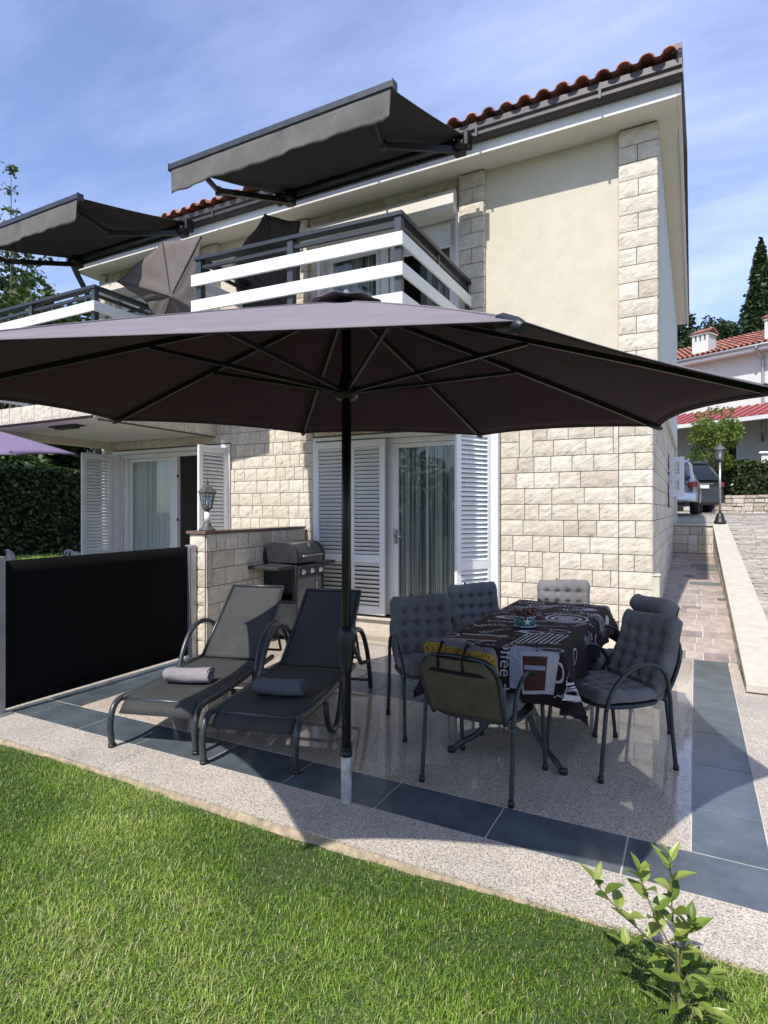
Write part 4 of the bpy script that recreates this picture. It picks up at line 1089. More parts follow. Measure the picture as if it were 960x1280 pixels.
def word(body, p, q, size, rot, mat=1, lift=.0022, sy=1):
    V, F = text_polys(body); c, s = math.cos(R(rot)), math.sin(R(rot))
    flat_print([(p+(x*c-y*sy*s)*size, q+(x*s+y*sy*c)*size) for x, y, _ in V], F, mat, lift)
def ring(p, q, rx, ry, wd, rot=0, mat=1, lift=.0022, a0=0, a1=360):
    c, s = math.cos(R(rot)), math.sin(R(rot)); V = []; n = max(8, int((a1-a0)/12))
    for k in range(n+1):
        a = R(a0+(a1-a0)*k/n)
        for e in (0, wd):
            x, y = (rx-e)*math.cos(a), (ry-e)*math.sin(a); V.append((p+x*c-y*s, q+x*s+y*c))
    flat_print(V, [(2*k, 2*k+2, 2*k+3, 2*k+1) for k in range(n)], mat, lift)
def patch(poly, mat, lift=.0018): flat_print(poly, [tuple(range(len(poly)))], mat, lift)
def disc(p, q, rx, ry, mat, lift=.0018, n=20): patch([(p+rx*math.cos(2*math.pi*k/n), q+ry*math.sin(2*math.pi*k/n)) for k in range(n)], mat, lift)
word('Coffee', .03, -.85, .104, -90); word('+', .025, -1.165, .11, -90)
patch([(.075,-.90),(.105,-.87),(.205,-.875),(.225,-.90),(.215,-1.03),(.20,-1.19),(.09,-1.19)], 3); ring(.145,-.965,.045,.06,.010,0,1,.003)
patch([(.145,-.975),(.355,-.955),(.365,-.985),(.335,-1.20),(.165,-1.215)], 1, .003); patch([(.158,-1.0),(.30,-.99),(.285,-1.185),(.172,-1.195)], 2, .0042); ring(.355,-1.07,.045,.06,.014,0,1,.0035)
patch([(.17,-1.05),(.29,-1.045),(.288,-1.07),(.172,-1.075)], 3, .0052)
ring(-.24,-1.02,.12,.10,.012); ring(-.24,-1.02,.06,.05,.010); ring(-.31,-.93,.10,.06,.010,20)
patch([(-.34,-1.20),(-.20,-1.20),(-.20,-1.265),(-.36,-1.265)], 3)
patch([(-.33,-.86),(-.05,-.80),(-.02,-.66),(-.30,-.70)], 2); ring(-.36,-.77,.05,.06,.014); patch([(-.335,-.87),(-.05,-.81),(-.048,-.835),(-.335,-.895)], 1, .003); patch([(-.31,-.69),(-.02,-.65),(-.02,-.675),(-.31,-.715)], 1, .003)
disc(.07,-.44,.085,.055,1); disc(.09,-.44,.045,.030,0,.003); ring(.165,-.43,.035,.035,.010)
disc(-.22,.02,.09,.06,1); disc(-.20,.02,.05,.032,2,.003); ring(-.12,.04,.035,.03,.010)
ring(.19,.17,.155,.19,.020); disc(.19,.15,.115,.13,1); ring(.19,.15,.085,.10,.018,0,2,.003); word('CAFE', .10,.12,.075,0,0,.004)
for k in range(9): patch([(.04+.030*k,-.83+.015*k),(.052+.030*k,-.83+.015*k),(.075+.030*k,-.45+.004*k),(.063+.030*k,-.45+.004*k)], 1); 
for k in range(8):
    z_ = [(.052+.030*k,-.83+.015*k),(.082+.030*k,-.815+.015*k)] if k % 2 else [(.075+.030*k,-.462+.004*k),(.105+.030*k,-.458+.004*k)]
    patch([z_[0],z_[1],(z_[1][0],z_[1][1]+.014),(z_[0][0],z_[0][1]+.014)], 1)
ring(.30,-.90,.075,.055,.012,15); ring(.24,-.33,.07,.05,.010); disc(.0,-.68,.045,.05,2)
word('Latte', -.33,-.42,.115,35); word('Mocha', -.20,-.62,.075,60); word('Espresso', -.30,-.22,.085,20); word('Arabica', -.06,.48,.10,75); word('Cappuccino', -.33,.30,.095,55)
word('Irish', .08,.55,.11,10); word('Aroma', .02,.72,.10,-5); word('Latte', -.33,.75,.11,15); word('Milk', .24,.42,.09,0); word('Cacao', .20,.83,.085,10); word('Espresso', -.20,-.17,.06,20)
disc(-.14,.66,.06,.06,2); ring(-.14,.66,.075,.075,.012); disc(.28,.66,.06,.05,3); ring(-.25,.55,.06,.04,.010)
for k in range(7): ring(.36+.02*k, .35+.02*k, .05,.07,.006, 20+k*9)
word('Latte', .52,-.95,.11,-95); word('Mocha', .47,-.35,.11,90); word('Aroma', .50,.30,.11,90); word('Cafe', .44,-1.0,.09,-60); ring(.45,-.70,.05,.08,.010); ring(.50,.05,.05,.07,.010); disc(.48,.75,.05,.08,1)
word('Latte', -.50,-.2,.12,-90); word('Mocha', -.48,-.75,.12,-90); word('Espresso', -.50,.75,.12,-90); word('&', .42,-1.16,.11,-70); word('?', .33,-1.20,.10,-60)
word('Mocha', -.28,1.05,.10,0); word('Latte', .10,1.08,.12,0)
rngw = random.Random(19)
for body, p_, q_, sz, rt in (('Espresso',-.05,-.10,.055,30),('Moka',.02,.28,.07,50),('Ristretto',-.36,.10,.05,60),('Lungo',.30,-.12,.065,70),('Macchiato',.02,-.22,.05,15),('Caffe',-.12,.22,.06,-20),('Frappe',-.34,.50,.055,10),('Arabica',.10,.38,.05,0),('Robusta',-.02,.88,.06,5),('Doppio',-.36,.88,.06,0),('Milk',-.05,-.70,.055,80),('Mocha',-.36,-.92,.06,0),('Brew',.24,-.96,.055,-10),('Beans',-.13,-.93,.05,75),('Latte',.16,-.30,.05,0),('Vienna',-.15,-.36,.06,40),('Cup',.30,.02,.06,0)): word(body, p_, q_, sz, rt)
for k in range(46):
    p_, q_ = rngw.uniform(-.36,.36), rngw.uniform(-.95,.95); r_ = rngw.uniform(.012,.03); ring(p_, q_, r_, r_*rngw.uniform(.5,1), .005, rngw.uniform(0,180), 1, .0016, 0, rngw.choice([180,270,360]))
for k in range(30):
    p_, q_, a_ = rngw.uniform(-.36,.34), rngw.uniform(-.95,.92), rngw.uniform(0,3.1); l_ = rngw.uniform(.05,.12); dx_, dy_ = l_*math.cos(a_), l_*math.sin(a_); patch([(p_,q_),(p_+dx_,q_+dy_),(p_+dx_-.004*math.sin(a_),q_+dy_+.006*math.cos(a_)),(p_-.006*math.sin(a_),q_+.006*math.cos(a_))], 1, .0015)
o = mb.build('tablecloth', [M['cloth_dark'], M['cloth_white'], M['cloth_brown'], M['cloth_blue']]); o.location = (TXc, TYc, 0)
tag(o, 'dark tablecloth printed with coffee words and cups, draped over the long table', 'tablecloth')
# pot on the table
pt = thing('table_pot', 'small teal pot with a white starfish mark holding dark red stems on the tablecloth', 'pot', (-1.045, 4.10, .7445))
mb = MB(); mb.lathe([(0,0),(.062,0),(.068,.02),(.072,.075),(.066,.075),(.062,.03),(0,.03)], n=24); mb.build('pot', M['teal'], pt)
mb = MB()
for dirn in (-90, 0, 90, 180):
    for k in range(5):
        a = R(90+72*k); c0 = R(dirn+27); r = .0725
        def onp(u, v): th = c0+u/.07; return (r*math.cos(th), r*math.sin(th), .042+v)
        pts_ = [onp(.007*math.cos(a+1.2), .007*math.sin(a+1.2)), onp(.030*math.cos(a), .030*math.sin(a)), onp(.007*math.cos(a-1.2), .007*math.sin(a-1.2)), onp(0,0)]
        mb.add(pts_, [(0,1,2,3)], 0)
    mb.tube([onp(-.05+.1*k/8, -.034) for k in range(9)], .003, 5); mb.tube([onp(-.05+.1*k/8, .032) for k in range(9)], .003, 5)
mb.build('starfish_mark', M['white'], pt)
mb = MB()
for k in range(46):
    a = random.uniform(0, 6.28); r = .058*math.sqrt(random.random()); h = random.uniform(.07,.125)
    mb.tube([(r*math.cos(a), r*math.sin(a), .03), (r*1.25*math.cos(a)+random.uniform(-.015,.015), r*1.25*math.sin(a)+random.uniform(-.015,.015), h)], [.006,.009], 5)
mb.build('stems', M['darkred'], pt)

# ------------------------------------------------------------------ chairs and cushions (local: front towards +y)
def make_chair(label, group):
    t = thing('patio_chair', label, 'chair', (0,0,0), 0, group); cm = M['chair_metal']; r = .0125
    def P(name, pts, k=6, rr=r, p=None):
        mb = MB(); mb.tube(spline(pts, k), rr, 10); return mb.build(name, cm, p or t)
    for s in (-1, 1):
        a = P('armrest', [(s*.268,.235,.40),(s*.272,.20,.50),(s*.275,.11,.60),(s*.275,.0,.645),(s*.275,-.11,.635),(s*.272,-.185,.57),(s*.268,-.215,.46),(s*.266,-.225,.40)])
        f1_ = P('leg', [(s*.268,.235,.40),(s*.269,.25,.25),(s*.272,.275,.012)]); f2_ = P('leg', [(s*.266,-.225,.40),(s*.266,-.236,.25),(s*.268,-.262,.012)])
        for lg_, (x, y) in ((f1_, (s*.272,.276)), (f2_, (s*.268,-.263))):
            mb = MB(); mb.lathe([(0,0),(.017,0),(.017,.03),(.013,.034),(0,.034)], (x,y,0), 12); mb.build('foot_cap', M['black'], lg_)
    mb = MB(); n = 28; ringp = []
    for k in range(n):
        a = 2*math.pi*k/n; x, y = math.cos(a), math.sin(a); q = (abs(x)**3.2+abs(y)**3.2)**(-1/3.2); ringp.append((.255*x*q, .01+.235*y*q, .405))
    mb.tube(ringp, .0125, 10, closed=True)
    se = mb.build('seat', cm, t)
    mb = MB(); mb.add([vadd(p, (0,0,.004)) for p in ringp]+[(0,.01,.392)], [(i, (i+1) % n, n) for i in range(n)], 0, True); mb.build('seat_mesh', M['chair_mesh'], se)
    bk = [(-.215,-.215,.40),(-.225,-.262,.48),(-.232,-.300,.57),(-.23,-.330,.66),(-.19,-.352,.742),(-.09,-.362,.768),(.09,-.362,.768),(.19,-.352,.742),(.23,-.330,.66),(.232,-.300,.57),(.225,-.262,.48),(.215,-.215,.40)]
    br = P('backrest', bk, 6, .0125)
    mb = MB()
    def bm_(u, v):
        y = -.235-.11*min(1, v/.7)-.03*max(0, v-.7)/.3; z = .42+.34*v; hw = .22-(.06*max(0, v-.80)/.20 if v > .8 else 0)
        return (-hw+2*hw*u, y-.022*4*u*(1-u)*1.0-.004, z)
    mb.grid(bm_, 12, 12); mb.build('back_mesh', M['chair_mesh'], br, solid=.003)
    return t
def make_cushion(label, group, roll=0, mat='cushion', rise=0.0, slump=0, wide=.243):
    t = thing('chair_cushion', label, 'cushion', (0,0,0), 0, group)
    prof = spline([(.245,.425),(.12,.428),(0,.425),(-.12,.428),(-.185,.45),(-.232,.52),(-.272,.60),(-.302,.67),(-.332,.735+rise),(-.364,.785+rise-slump)], 8)
    S = [0]
    for a, b in zip(prof, prof[1:]): S.append(S[-1]+math.dist(a, b))
    Lt = S[-1]
    def at_(s):
        s *= Lt
        for i in range(len(S)-1):
            if s <= S[i+1] or i == len(S)-2:
                k = (s-S[i])/(S[i+1]-S[i]); a, b = prof[i], prof[i+1]; d = ((b[0]-a[0])/(S[i+1]-S[i]), (b[1]-a[1])/(S[i+1]-S[i]))
                return lerp(a, b, k), (d[1], -d[0])
    crease = .47
    pad = MB(); NU, NV = 48, 96
    tu = [.2,.4,.6,.8]; tv = [.09,.20,.31,.42,.55,.66,.77,.88]
    def top(u, v, side=1):
        (y, z), (ny, nz) = at_(v)
        ex = min(u, 1-u)*.46; ev = min(v, 1-v)*Lt; e = min(1, min(ex, ev)/.045); rnd = math.sqrt(max(0, 1-(1-e)**2))
        wd = wide*(1-.02*math.sin(v*17))
        cor = min(1, min(v, 1-v)/.085); wd *= .80+.20*math.sqrt(max(0, 1-(1-cor)**2))
        h = .068*rnd
        if side > 0:
            dm = 0
            for a in tu:
                for b in tv:
                    d2 = ((u-a)*.46)**2+((v-b)*Lt)**2; dm = max(dm, math.exp(-d2/(.021**2)))
            ch = max(math.exp(-((u-a)*.46/.014)**2) for a in tu)*.35
            cv = max(math.exp(-((v-b)*Lt/.012)**2) for b in tv)*.30
            h -= .034*dm*rnd+.018*max(ch, cv)*rnd
            h -= .030*math.exp(-((v-crease)*Lt/.03)**2)
            if roll and v > .86: h += roll*math.sin((v-.86)/.14*math.pi)*rnd
        else: h = -.004*rnd if not (roll and v > .86) else -.01
        h += .006*math.sin(u*7+v*11)*rnd; return ((u-.5)*2*wd, y+ny*h, z+nz*h+.010*math.sin(u*5+1)*max(0,(v-.8)/.2))
    # surface normal: towards the sitter (up on the seat, forward on the back)
    pad.grid(lambda u, v: top(u, v, 1), NU, NV); pad.build('pad', M[mat], t)
    bk = MB(); bk.grid(lambda u, v: top(u, v, -1), 24, 48, flip=True); bk.build('backing', M['backing'] if mat == 'cushion' else M[mat], t)
    st = MB()
    for x in (-.085, .06): st.tube([(x,-.305,.775+rise),(x,-.362,.805+rise),(x-.01,-.398,.765),(x-.012,-.385,.69)], .008, 6)
    st.bar((-.235,-.34,.685),(-.10,-.384,.69),.008,.02); st.bar((-.10,-.384,.69),(.10,-.384,.69),.008,.02); st.bar((.10,-.384,.69),(.235,-.34,.685),.008,.02)
    st.build('strap', M['strap'], t)
    return t
CG, UG = 'patio chairs round the table', 'tufted cushions on the patio chairs'
proto = make_chair('metal patio chair at the near table end, its mesh back turned to the viewer', CG)
cproto = make_cushion('grey cushion with yellow backing and black straps, seen from behind at the near table end', UG, rise=.035, wide=.214)
cfull = make_cushion('x', UG, rise=.085)
cfull_used = []
cprolled = make_cushion('grey tufted cushion with a thick rolled top, on the chair behind the nearest right one', UG, roll=.055, rise=.09)
# (x, y, facing direction, label of chair, label of cushion)
def face(dx, dy): return math.atan2(-dx, dy)
seats = [(-1.09, 3.335, face(.10,1.0), None, None),
 (-.475, 3.945, face(-.70,-.71), 'metal patio chair on the right side of the table, nearest the slate strip', 'grey tufted cushion in full view on the chair nearest the right slate strip'),
 (-1.69, 3.97, face(.64,-.77), 'metal patio chair on the left side of the table, nearest the parasol pole', 'grey tufted cushion on the left chair nearest the parasol pole'),
 (-1.56, 4.90, face(.70,-.71), 'metal patio chair left of the table, farther back in front of the glass door', 'grey tufted cushion on the left chair in front of the glass door'),
 (-1.07, 5.46, face(.12,-1), 'metal patio chair at the far table end by the stone wall', 'grey cushion with sunlight across its top, at the far table end'),
 (-.52, 4.64, face(-.84,-.54), 'metal patio chair on the right of the table, hidden behind the nearest right chair', None)]
for i, (x, y, rz, la, lb) in enumerate(seats):
    if i == 0: proto.location = (x,y,0); proto.rotation_euler = (0,0,rz); cproto.location = (x,y,0); cproto.rotation_euler = (0,0,rz); continue
    dup(proto, (x,y,0), rz, la)
    if i == 5: cprolled.location = (x,y,0); cprolled.rotation_euler = (0,0,rz)
    elif not cfull_used: cfull_used.append(1); cfull.location = (x,y,0); cfull.rotation_euler = (0,0,rz); cfull['label'] = lb
    else: dup(cfull, (x,y,0), rz, lb)
NG, NU_ = 'patio chairs on the neighbouring terrace', 'pale cushions on the neighbouring chairs'
cpale = make_cushion('pale grey cushion peeking over the black screen beside the far louvred shutter', NU_, mat='cushion_b', rise=.17)
for i, (x, y, rz, la, lb) in enumerate([(-7.70,5.66,face(.3,1), 'metal patio chair behind the black screen, below the far louvred shutter', None), (-8.47,5.25,face(.4,.9), 'metal patio chair behind the black screen at the left edge of the photo', 'pale grey cushion peeking over the black screen at the left edge of the photo')]):
    dup(proto, (x,y,0), rz, la, NG)
    if i == 0: cpale.location = (x,y,0); cpale.rotation_euler = (0,0,rz)
    else: dup(cpale, (x,y,0), rz, lb, NU_)

# ------------------------------------------------------------------ right side: coping wall, steps wall, lamp post
cw = thing('coping_wall', 'pale sloping coping wall between the slab path and the stone driveway', 'wall', (.55, 9.5, 0))
def cop_z(y): return .085+(y-5.87)*.160
def cop_x(y): return .385
mb = MB(); Y = 5.87; rng = random.Random(2)
while Y < 13.55:
    L = min(.95, 13.56-Y); Y1 = Y+L-.006; tp = lambda q: (q-5.87)/7.6
    xa = lambda q: .385-.075*tp(q); xb = lambda q: .735-.165*tp(q)
    v = [(xa(Y),Y,cop_z(Y)-.075),(xb(Y),Y,cop_z(Y)-.075),(xb(Y1),Y1,cop_z(Y1)-.075),(xa(Y1),Y1,cop_z(Y1)-.075),(xa(Y),Y,cop_z(Y)),(xb(Y),Y,cop_z(Y)),(xb(Y1),Y1,cop_z(Y1)),(xa(Y1),Y1,cop_z(Y1))]
    mb.add(v, [(0,3,2,1),(4,5,6,7),(0,1,5,4),(1,2,6,5),(2,3,7,6),(3,0,4,7)], 0, False, rng.random()); Y += L
mb.build('coping', M['coping'], cw, world=True, bevel=.008)
mb = MB(); n_ = 40
for i in range(n_):
    a, b = 5.89+7.6*i/n_, 5.89+7.6*(i+1)/n_
    mb.add([(xa(a)+.02,a,path_z(a)-.1),(xa(b)+.02,b,path_z(b)-.1),(xa(b)+.02,b,cop_z(b)-.077),(xa(a)+.02,a,cop_z(a)-.077),(xb(a)-.015,a,path_z(a)-.1),(xb(b)-.015,b,path_z(b)-.1),(xb(b)-.015,b,cop_z(b)-.077),(xb(a)-.015,a,cop_z(a)-.077)], [(0,3,2,1),(4,5,6,7),(3,7,6,2)]+([(0,4,7,3)] if i == 0 else []), 1)
rng = random.Random(6); Y = 6.6
while Y < 13.3:
    L = rng.uniform(.25,.45); v = path_z(Y)
    top = cop_z(Y)-.08
    k = v
    while k < top-.04:
        h = min(.19, top-k); stone_block(mb, (xa(Y+L*.5)+.018,Y+L,k), (0,-1,0), (0,0,1), (-1,0,0), 0, L, 0, h, .06, rng=rng); k += h
    Y += L
mb.build('stone_face', [M['stone'], M['mortar']], cw, world=True)
ew = thing('retaining_wall', 'stone block wall closing the end of the slab path below the parked cars', 'wall', (0, 13.3, .7))
mb = MB(); mb.box(-.62,.395,13.31,13.5,.4,1.24,1); stone_face(mb, (-.62,13.31,.70), (1,0,0), (0,0,1), (0,-1,0), 1.0, .54, [], seed=77, cell=.06)
mb.build('stone_core', [M['stone'], M['mortar']], ew, world=True)
mb = MB(); mb.box(-.62,.37,13.27,13.56,1.243,1.275); mb.build('capstone', M['coping'], ew, world=True, bevel=.004)
lp = thing('lamp_post', 'slim pale lamp post with a dark lantern at the top end of the coping wall', 'lamp post', (.44, 13.42, cop_z(13.42)))
mb = MB(); mb.lathe([(.0,0),(.115,0),(.115,.03),(.09,.06),(.075,.13),(.05,.20),(.03,.22),(0,.22)], n=14); mb.build('base', M['black'], lp)
mb = MB(); mb.lathe([(0,.22),(.022,.22),(.020,1.20),(0,1.20)], n=12); mb.build('pole', M['alu'], lp)
lantern_head(1.26, lp, M['lampglass'], lm, 1.15)

# ------------------------------------------------------------------ cars
def make_car(name, label, L, Wd, Hh, belt, paint, loc, rz, hatch=.55):
    """local: rear at y=0, front towards +y"""
    t = thing(name, label, 'car', loc, rz); w = Wd/2
    secs = [(0.02,.42,belt-.06,belt-.05,.86,.80),(.10,.30,belt,belt+.05,.94,.84),(hatch*.55,.24,belt+.01,belt+(Hh-belt)*.60,.985,.82),(hatch,.20,belt,Hh-.07,1,.78),(hatch+.35,.20,belt-.01,Hh-.01,1,.76),(L*.45,.20,belt-.02,Hh,1,.76),(L*.58,.20,belt-.03,Hh-.06,1,.74),(L*.74,.20,belt-.05,belt+.02,.99,.80),(L*.90,.22,belt-.15,belt-.12,.95,.80),(L*.98,.30,belt-.27,belt-.25,.85,.72),(L,.42,belt-.36,belt-.34,.74,.64)]
    mb = MB(); V = []; K = 13
    for y, zb, zk, zr, wb, wr in secs:
        half = [(0,zb),(w*wb*.9,zb),(w*wb,zb+.14),(w*wb,(zb+zk)/2+.1),(w*wb*.975,zk),(w*wr+.01,zr-.05),(w*wr*.86,zr)]
        pts_ = half+[(-x, z) for x, z in half[:0:-1]]
        V += [(x, y, z) for x, z in pts_]
    K = len(V)//len(secs); F = []; mats_ = []
    for i in range(len(secs)-1):
        for k in range(K):
            k2 = (k+1) % K; F.append((i*K+k, i*K+k2, (i+1)*K+k2, (i+1)*K+k)); g = k in (4, 8) and 2 <= i <= 6; mats_.append(1 if g else 0)
    F.append(tuple(range(K))); F.append(tuple(reversed(range((len(secs)-1)*K, len(secs)*K)))); mats_ += [0, 0]
    mb.add(V, F, 0, True); mb.m = mats_
    body = mb.build('body', [paint, M['carglass']], t)
    sm = body.modifiers.new('s', 'SUBSURF'); sm.levels = 2; sm.render_levels = 2
    # tailgate window, lights, plate, bumper, wheels
    zb0, zb1 = belt+.05, Hh-.12
    def hp(x, z): f = (z-belt)/(Hh-belt); return (x, -.01+hatch*1.02*max(0, f)**1.15*.95+.02*abs(x)**2, z)
    mb = MB(); mb.grid(lambda u, v: hp((u-.5)*2*w*(.80-.10*v), zb0+(zb1-zb0)*v), 10, 6); mb.build('rear_window', M['carglass'], t, solid=.03)
    mb = MB(); mb.grid(lambda u, v: hp((u-.5)*2*w*.70, zb1+.03+.05*v), 8, 2); mb.build('roof_spoiler', paint, t, solid=.07)
    for s in (-1, 1):
        mb = MB(); mb.grid(lambda u, v: (s*w*(.74+.205*u), .0+.05*u*u+.14*max(0,u-.55)-.012, belt-.17+.13*v+.03*u), 6, 5); mb.build('tail_light', M['tail'], t, solid=.05)
        mb = MB(); mb.bar((s*w*.68,hatch+.3,Hh+.025),(s*w*.68,L*.55,Hh+.01),.03,.03); mb.build('roof_rail', M['alu'], t)
        for y in (L*.19, L*.80):
            mb = MB(); mb.lathe([(.18,-.10),(.30,-.10),(.325,-.07),(.325,.07),(.30,.10),(.18,.10)], (s*(w-.11),y,.325), 24, ax='x'); wl = mb.build('tyre', M['tyre'], t)
            mb = MB(); mb.lathe([(0,-.05),(.20,-.07),(.20,.07),(0,.05)], (s*(w-.09),y,.325), 16, ax='x'); mb.build('rim', M['alu'], wl)
        mb = MB(); mb.box(s*w*.62-.05,s*w*.62+.05,-.03,-.015,.42,.47); mb.build('reflector', M['tail'], t)
    mb = MB(); mb.box(-.26,.26,-.028,-.018,belt-.21,belt-.10); mb.box(-.26,-.225,-.030,-.0285,belt-.21,belt-.10,1)
    mb.build('number_plate', [M['plate'], plain('plate_blue', (.02,.05,.25), .5)], t)
    mb = MB(); mb.grid(lambda u, v: ((u-.5)*2*w*.97, -.055+.16*abs(2*u-1)**4+.03*v*v, .30+.24*v), 16, 4); bp = mb.build('bumper', paint, t, solid=.06)
    mb = MB(); mb.box(-w*.7,w*.7,-.06,.0,.25,.31); mb.build('bumper_trim', M['black'], bp)
    mb = MB(); mb.box(-.4,.4,-.03,-.005,belt-.075,belt-.055); mb.build('tailgate_handle', M['alu'], t)
    return t
make_car('parked_car', 'silver hatchback peeking out behind the house corner in front of the dark car', 4.0, 1.72, 1.40, .80, M['car_silver'], (-.78, 15.7, 1.45), R(-2), 1.35)
make_car('parked_car', 'dark grey estate car parked beyond the lamp post by the hedge', 4.5, 1.84, 1.66, .98, M['car_dark'], (.17, 21.0, 1.47), R(36), .62)

# ------------------------------------------------------------------ rubble wall, hedge, neighbour's house
Hd = Vector((.893,-.449,0)); Hn = Vector((-.449,-.893,0))
rw = thing('rubble_wall', 'low dry stone wall under the clipped hedge beside the dark car', 'wall', (1.5, 26, 1.4))
o0 = Vector((-.4,27.35,1.40)); mb = MB(); rng = random.Random(4)
c = [o0, o0+Hd*7, o0+Hd*7-Hn*.5, o0-Hn*.5]; mb.add([tuple(p) for p in c]+[(p.x,p.y,2.02) for p in c], [(0,1,5,4),(1,2,6,5),(2,3,7,6),(3,0,4,7),(4,5,6,7)], 1)
z = 0
while z < .66:
    h = rng.uniform(.12,.19); x = -rng.random()*.2
    while x < 7:
        wd = rng.uniform(.18,.5); stone_block(mb, tuple(o0+Vector((0,0,z))), tuple(Hd), (0,0,1), tuple(Hn), max(0,x), min(7,x+wd), rng.uniform(-.02,.01), h+rng.uniform(-.02,.01), .07, gap=.012, proud=.05, rng=rng); x += wd
    z += h
mb.build('stone_core', [M['stone_rough'], M['mortar']], rw, world=True)

def leaf_cloud(name, pts, size, mat, parent=None, up=.3, aspect=.5, seed=1):
    rs = np.random.RandomState(seed); P = np.asarray(pts, np.float32); n = len(P)
    d = rs.normal(size=(n,3)); d[:,2] = d[:,2]*.6+up; d /= np.linalg.norm(d, axis=1)[:,None]
    e = rs.normal(size=(n,3)); e -= d*(e*d).sum(1)[:,None]; e /= np.linalg.norm(e, axis=1)[:,None]
    s = size*rs.uniform(.6,1.35,(n,1))
    V = np.empty((n,4,3), np.float32); V[:,0] = P-d*s*.5; V[:,1] = P+e*s*aspect*.5; V[:,2] = P+d*s*.5; V[:,3] = P-e*s*aspect*.5
    F = np.arange(n*4).reshape(n,4); t = np.clip(rs.normal(.45,.22,n), 0, 1)
    return np_mesh(name, V.reshape(-1,3), [F], t, mat, parent)
def box_leaves(o, u, v, L, T, Hh, dens, rs, lump=.06, z0=0):
    """leaf positions through the outer skin of a clipped hedge: o origin, u along, v depth direction"""
    A = L*Hh*2+L*T+2*T*Hh; n = int(A*dens); out = []
    q = rs.uniform(size=(n,4)); f = rs.uniform(size=n)*A
    a, b, d = q[:,0]*L, np.zeros(n), np.zeros(n)
    k = np.abs(rs.normal(0,lump,n))
    front = f < L*Hh; back = (f >= L*Hh) & (f < 2*L*Hh); top = (f >= 2*L*Hh) & (f < 2*L*Hh+L*T); end = f >= 2*L*Hh+L*T
    b[front] = 0+k[front]; d[front] = q[front,1]*Hh; b[back] = T-k[back]; d[back] = q[back,1]*Hh
    b[top] = q[top,1]*T; d[top] = Hh-k[top]; b[end] = q[end,1]*T; d[end] = q[end,2]*Hh; a[end] = np.where(q[end,3] > .5, k[end], L-k[end])
    w = .05*np.sin(a*3.1+d*2.3)+.04*np.sin(a*7.7-d*5)+.03*np.sin(a*13+b*9)
    b = b-w*(front*1.0)+w*(back*1.0); d = d+w*top
    o = np.asarray(o); u = np.asarray(u); v = np.asarray(v)
    return o+a[:,None]*u+b[:,None]*v+d[:,None]*np.array([0,0,1.])
rs = np.random.RandomState(21)
hg = thing('hedge', 'clipped dense hedge on top of the low dry stone wall', 'hedge', (1.5, 26.3, 2.02))
hp0 = (o0-Hn*.10)+Vector((-3.6*Hd.x,-3.6*Hd.y,0)); loc = np.array([1.5,26.3,2.02])
P = box_leaves((hp0.x,hp0.y,2.0), tuple(Hd), tuple(-Hn), 11, 1.1, 1.45, 330, rs)
leaf_cloud('foliage', P-loc, .13, M['leaf_hedge'], hg, up=.1, aspect=.6)
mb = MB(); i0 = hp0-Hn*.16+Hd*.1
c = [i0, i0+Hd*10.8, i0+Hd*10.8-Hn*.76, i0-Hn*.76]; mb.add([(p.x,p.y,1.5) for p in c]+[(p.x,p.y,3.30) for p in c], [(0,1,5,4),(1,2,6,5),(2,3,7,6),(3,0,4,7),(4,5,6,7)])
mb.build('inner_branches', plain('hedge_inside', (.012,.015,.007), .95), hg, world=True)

nh = thing('house', 'white neighbouring house with red tiled roof, two chimneys and a red sheet porch roof', 'house', (-.66, 30.15, 2.2)); nh.rotation_euler = (0,0,math.atan2(Hd.y, Hd.x))
def N(nm, mb, mt, p=None, **k): return mb.build(nm, mt, p or nh, **k)
# local: x along the facade, y into the house, z up from z=2.2
EZ = 8.32-2.2
mb = MB()
NHH = [(4.15,5.10,.9,3.15),(1.2,2.3,.9,3.0),(3.95,4.85,4.5,5.75),(6.5,7.5,4.5,5.75)]
for a, b, c, d in wall_rects(16, EZ, [(h[0]+6,h[1]+6,h[2],h[3]) for h in NHH]): mb.box(-6+a,-6+b,.55,.85,c-(.9 if c == 0 else 0),d)
mb.box(-6,-5.7,.86,9,-.9,EZ); mb.box(9.7,10,.86,9,-.9,EZ); mb.box(-6,10,9.0,9.3,-.9,EZ); mb.box(-5.6,9.6,2.9,3.0,-.8,EZ)
N('wall', mb, M['white_wall'])
mb = MB(); mb.box(-6.5,10.5,.0,.56,EZ-.13,EZ-.02); mb.box(-6.5,10.5,-.03,.0,EZ-.18,EZ+.02); N('eave', mb, M['white'])
gt = MB(); gt.tube([(-6.5,-.09,EZ+.0),(10.5,-.09,EZ+.0)], .065, 10); N('gutter', gt, M['alu'])
mb = MB(); mb.tube(spline([(3.28,-.09,EZ-.02),(3.28,-.05,EZ-.15),(3.3,.45,EZ-.45),(3.3,.48,EZ-.7),(3.3,.48,2.2)],5), .06, 10); N('downpipe', mb, M['alu'])
mb = MB(); P2 = math.tan(R(20))
for c in range(76):
    x = -6.5+c*.225
    for r in range(14):
        y = -.12+r*.36; zz = EZ+.06+y*P2+.02; v = []
        for yy, zq, rr in ((y,zz+.02,.095),(y+.40,zz+.40*P2,.08)):
            for q in range(6):
                a = math.pi*q/5; v.append((x+rr*math.cos(a), yy, zq+rr*math.sin(a)))
        mb.add(v, [(q, q+1, 7+q, 6+q) for q in range(5)], 0, True)
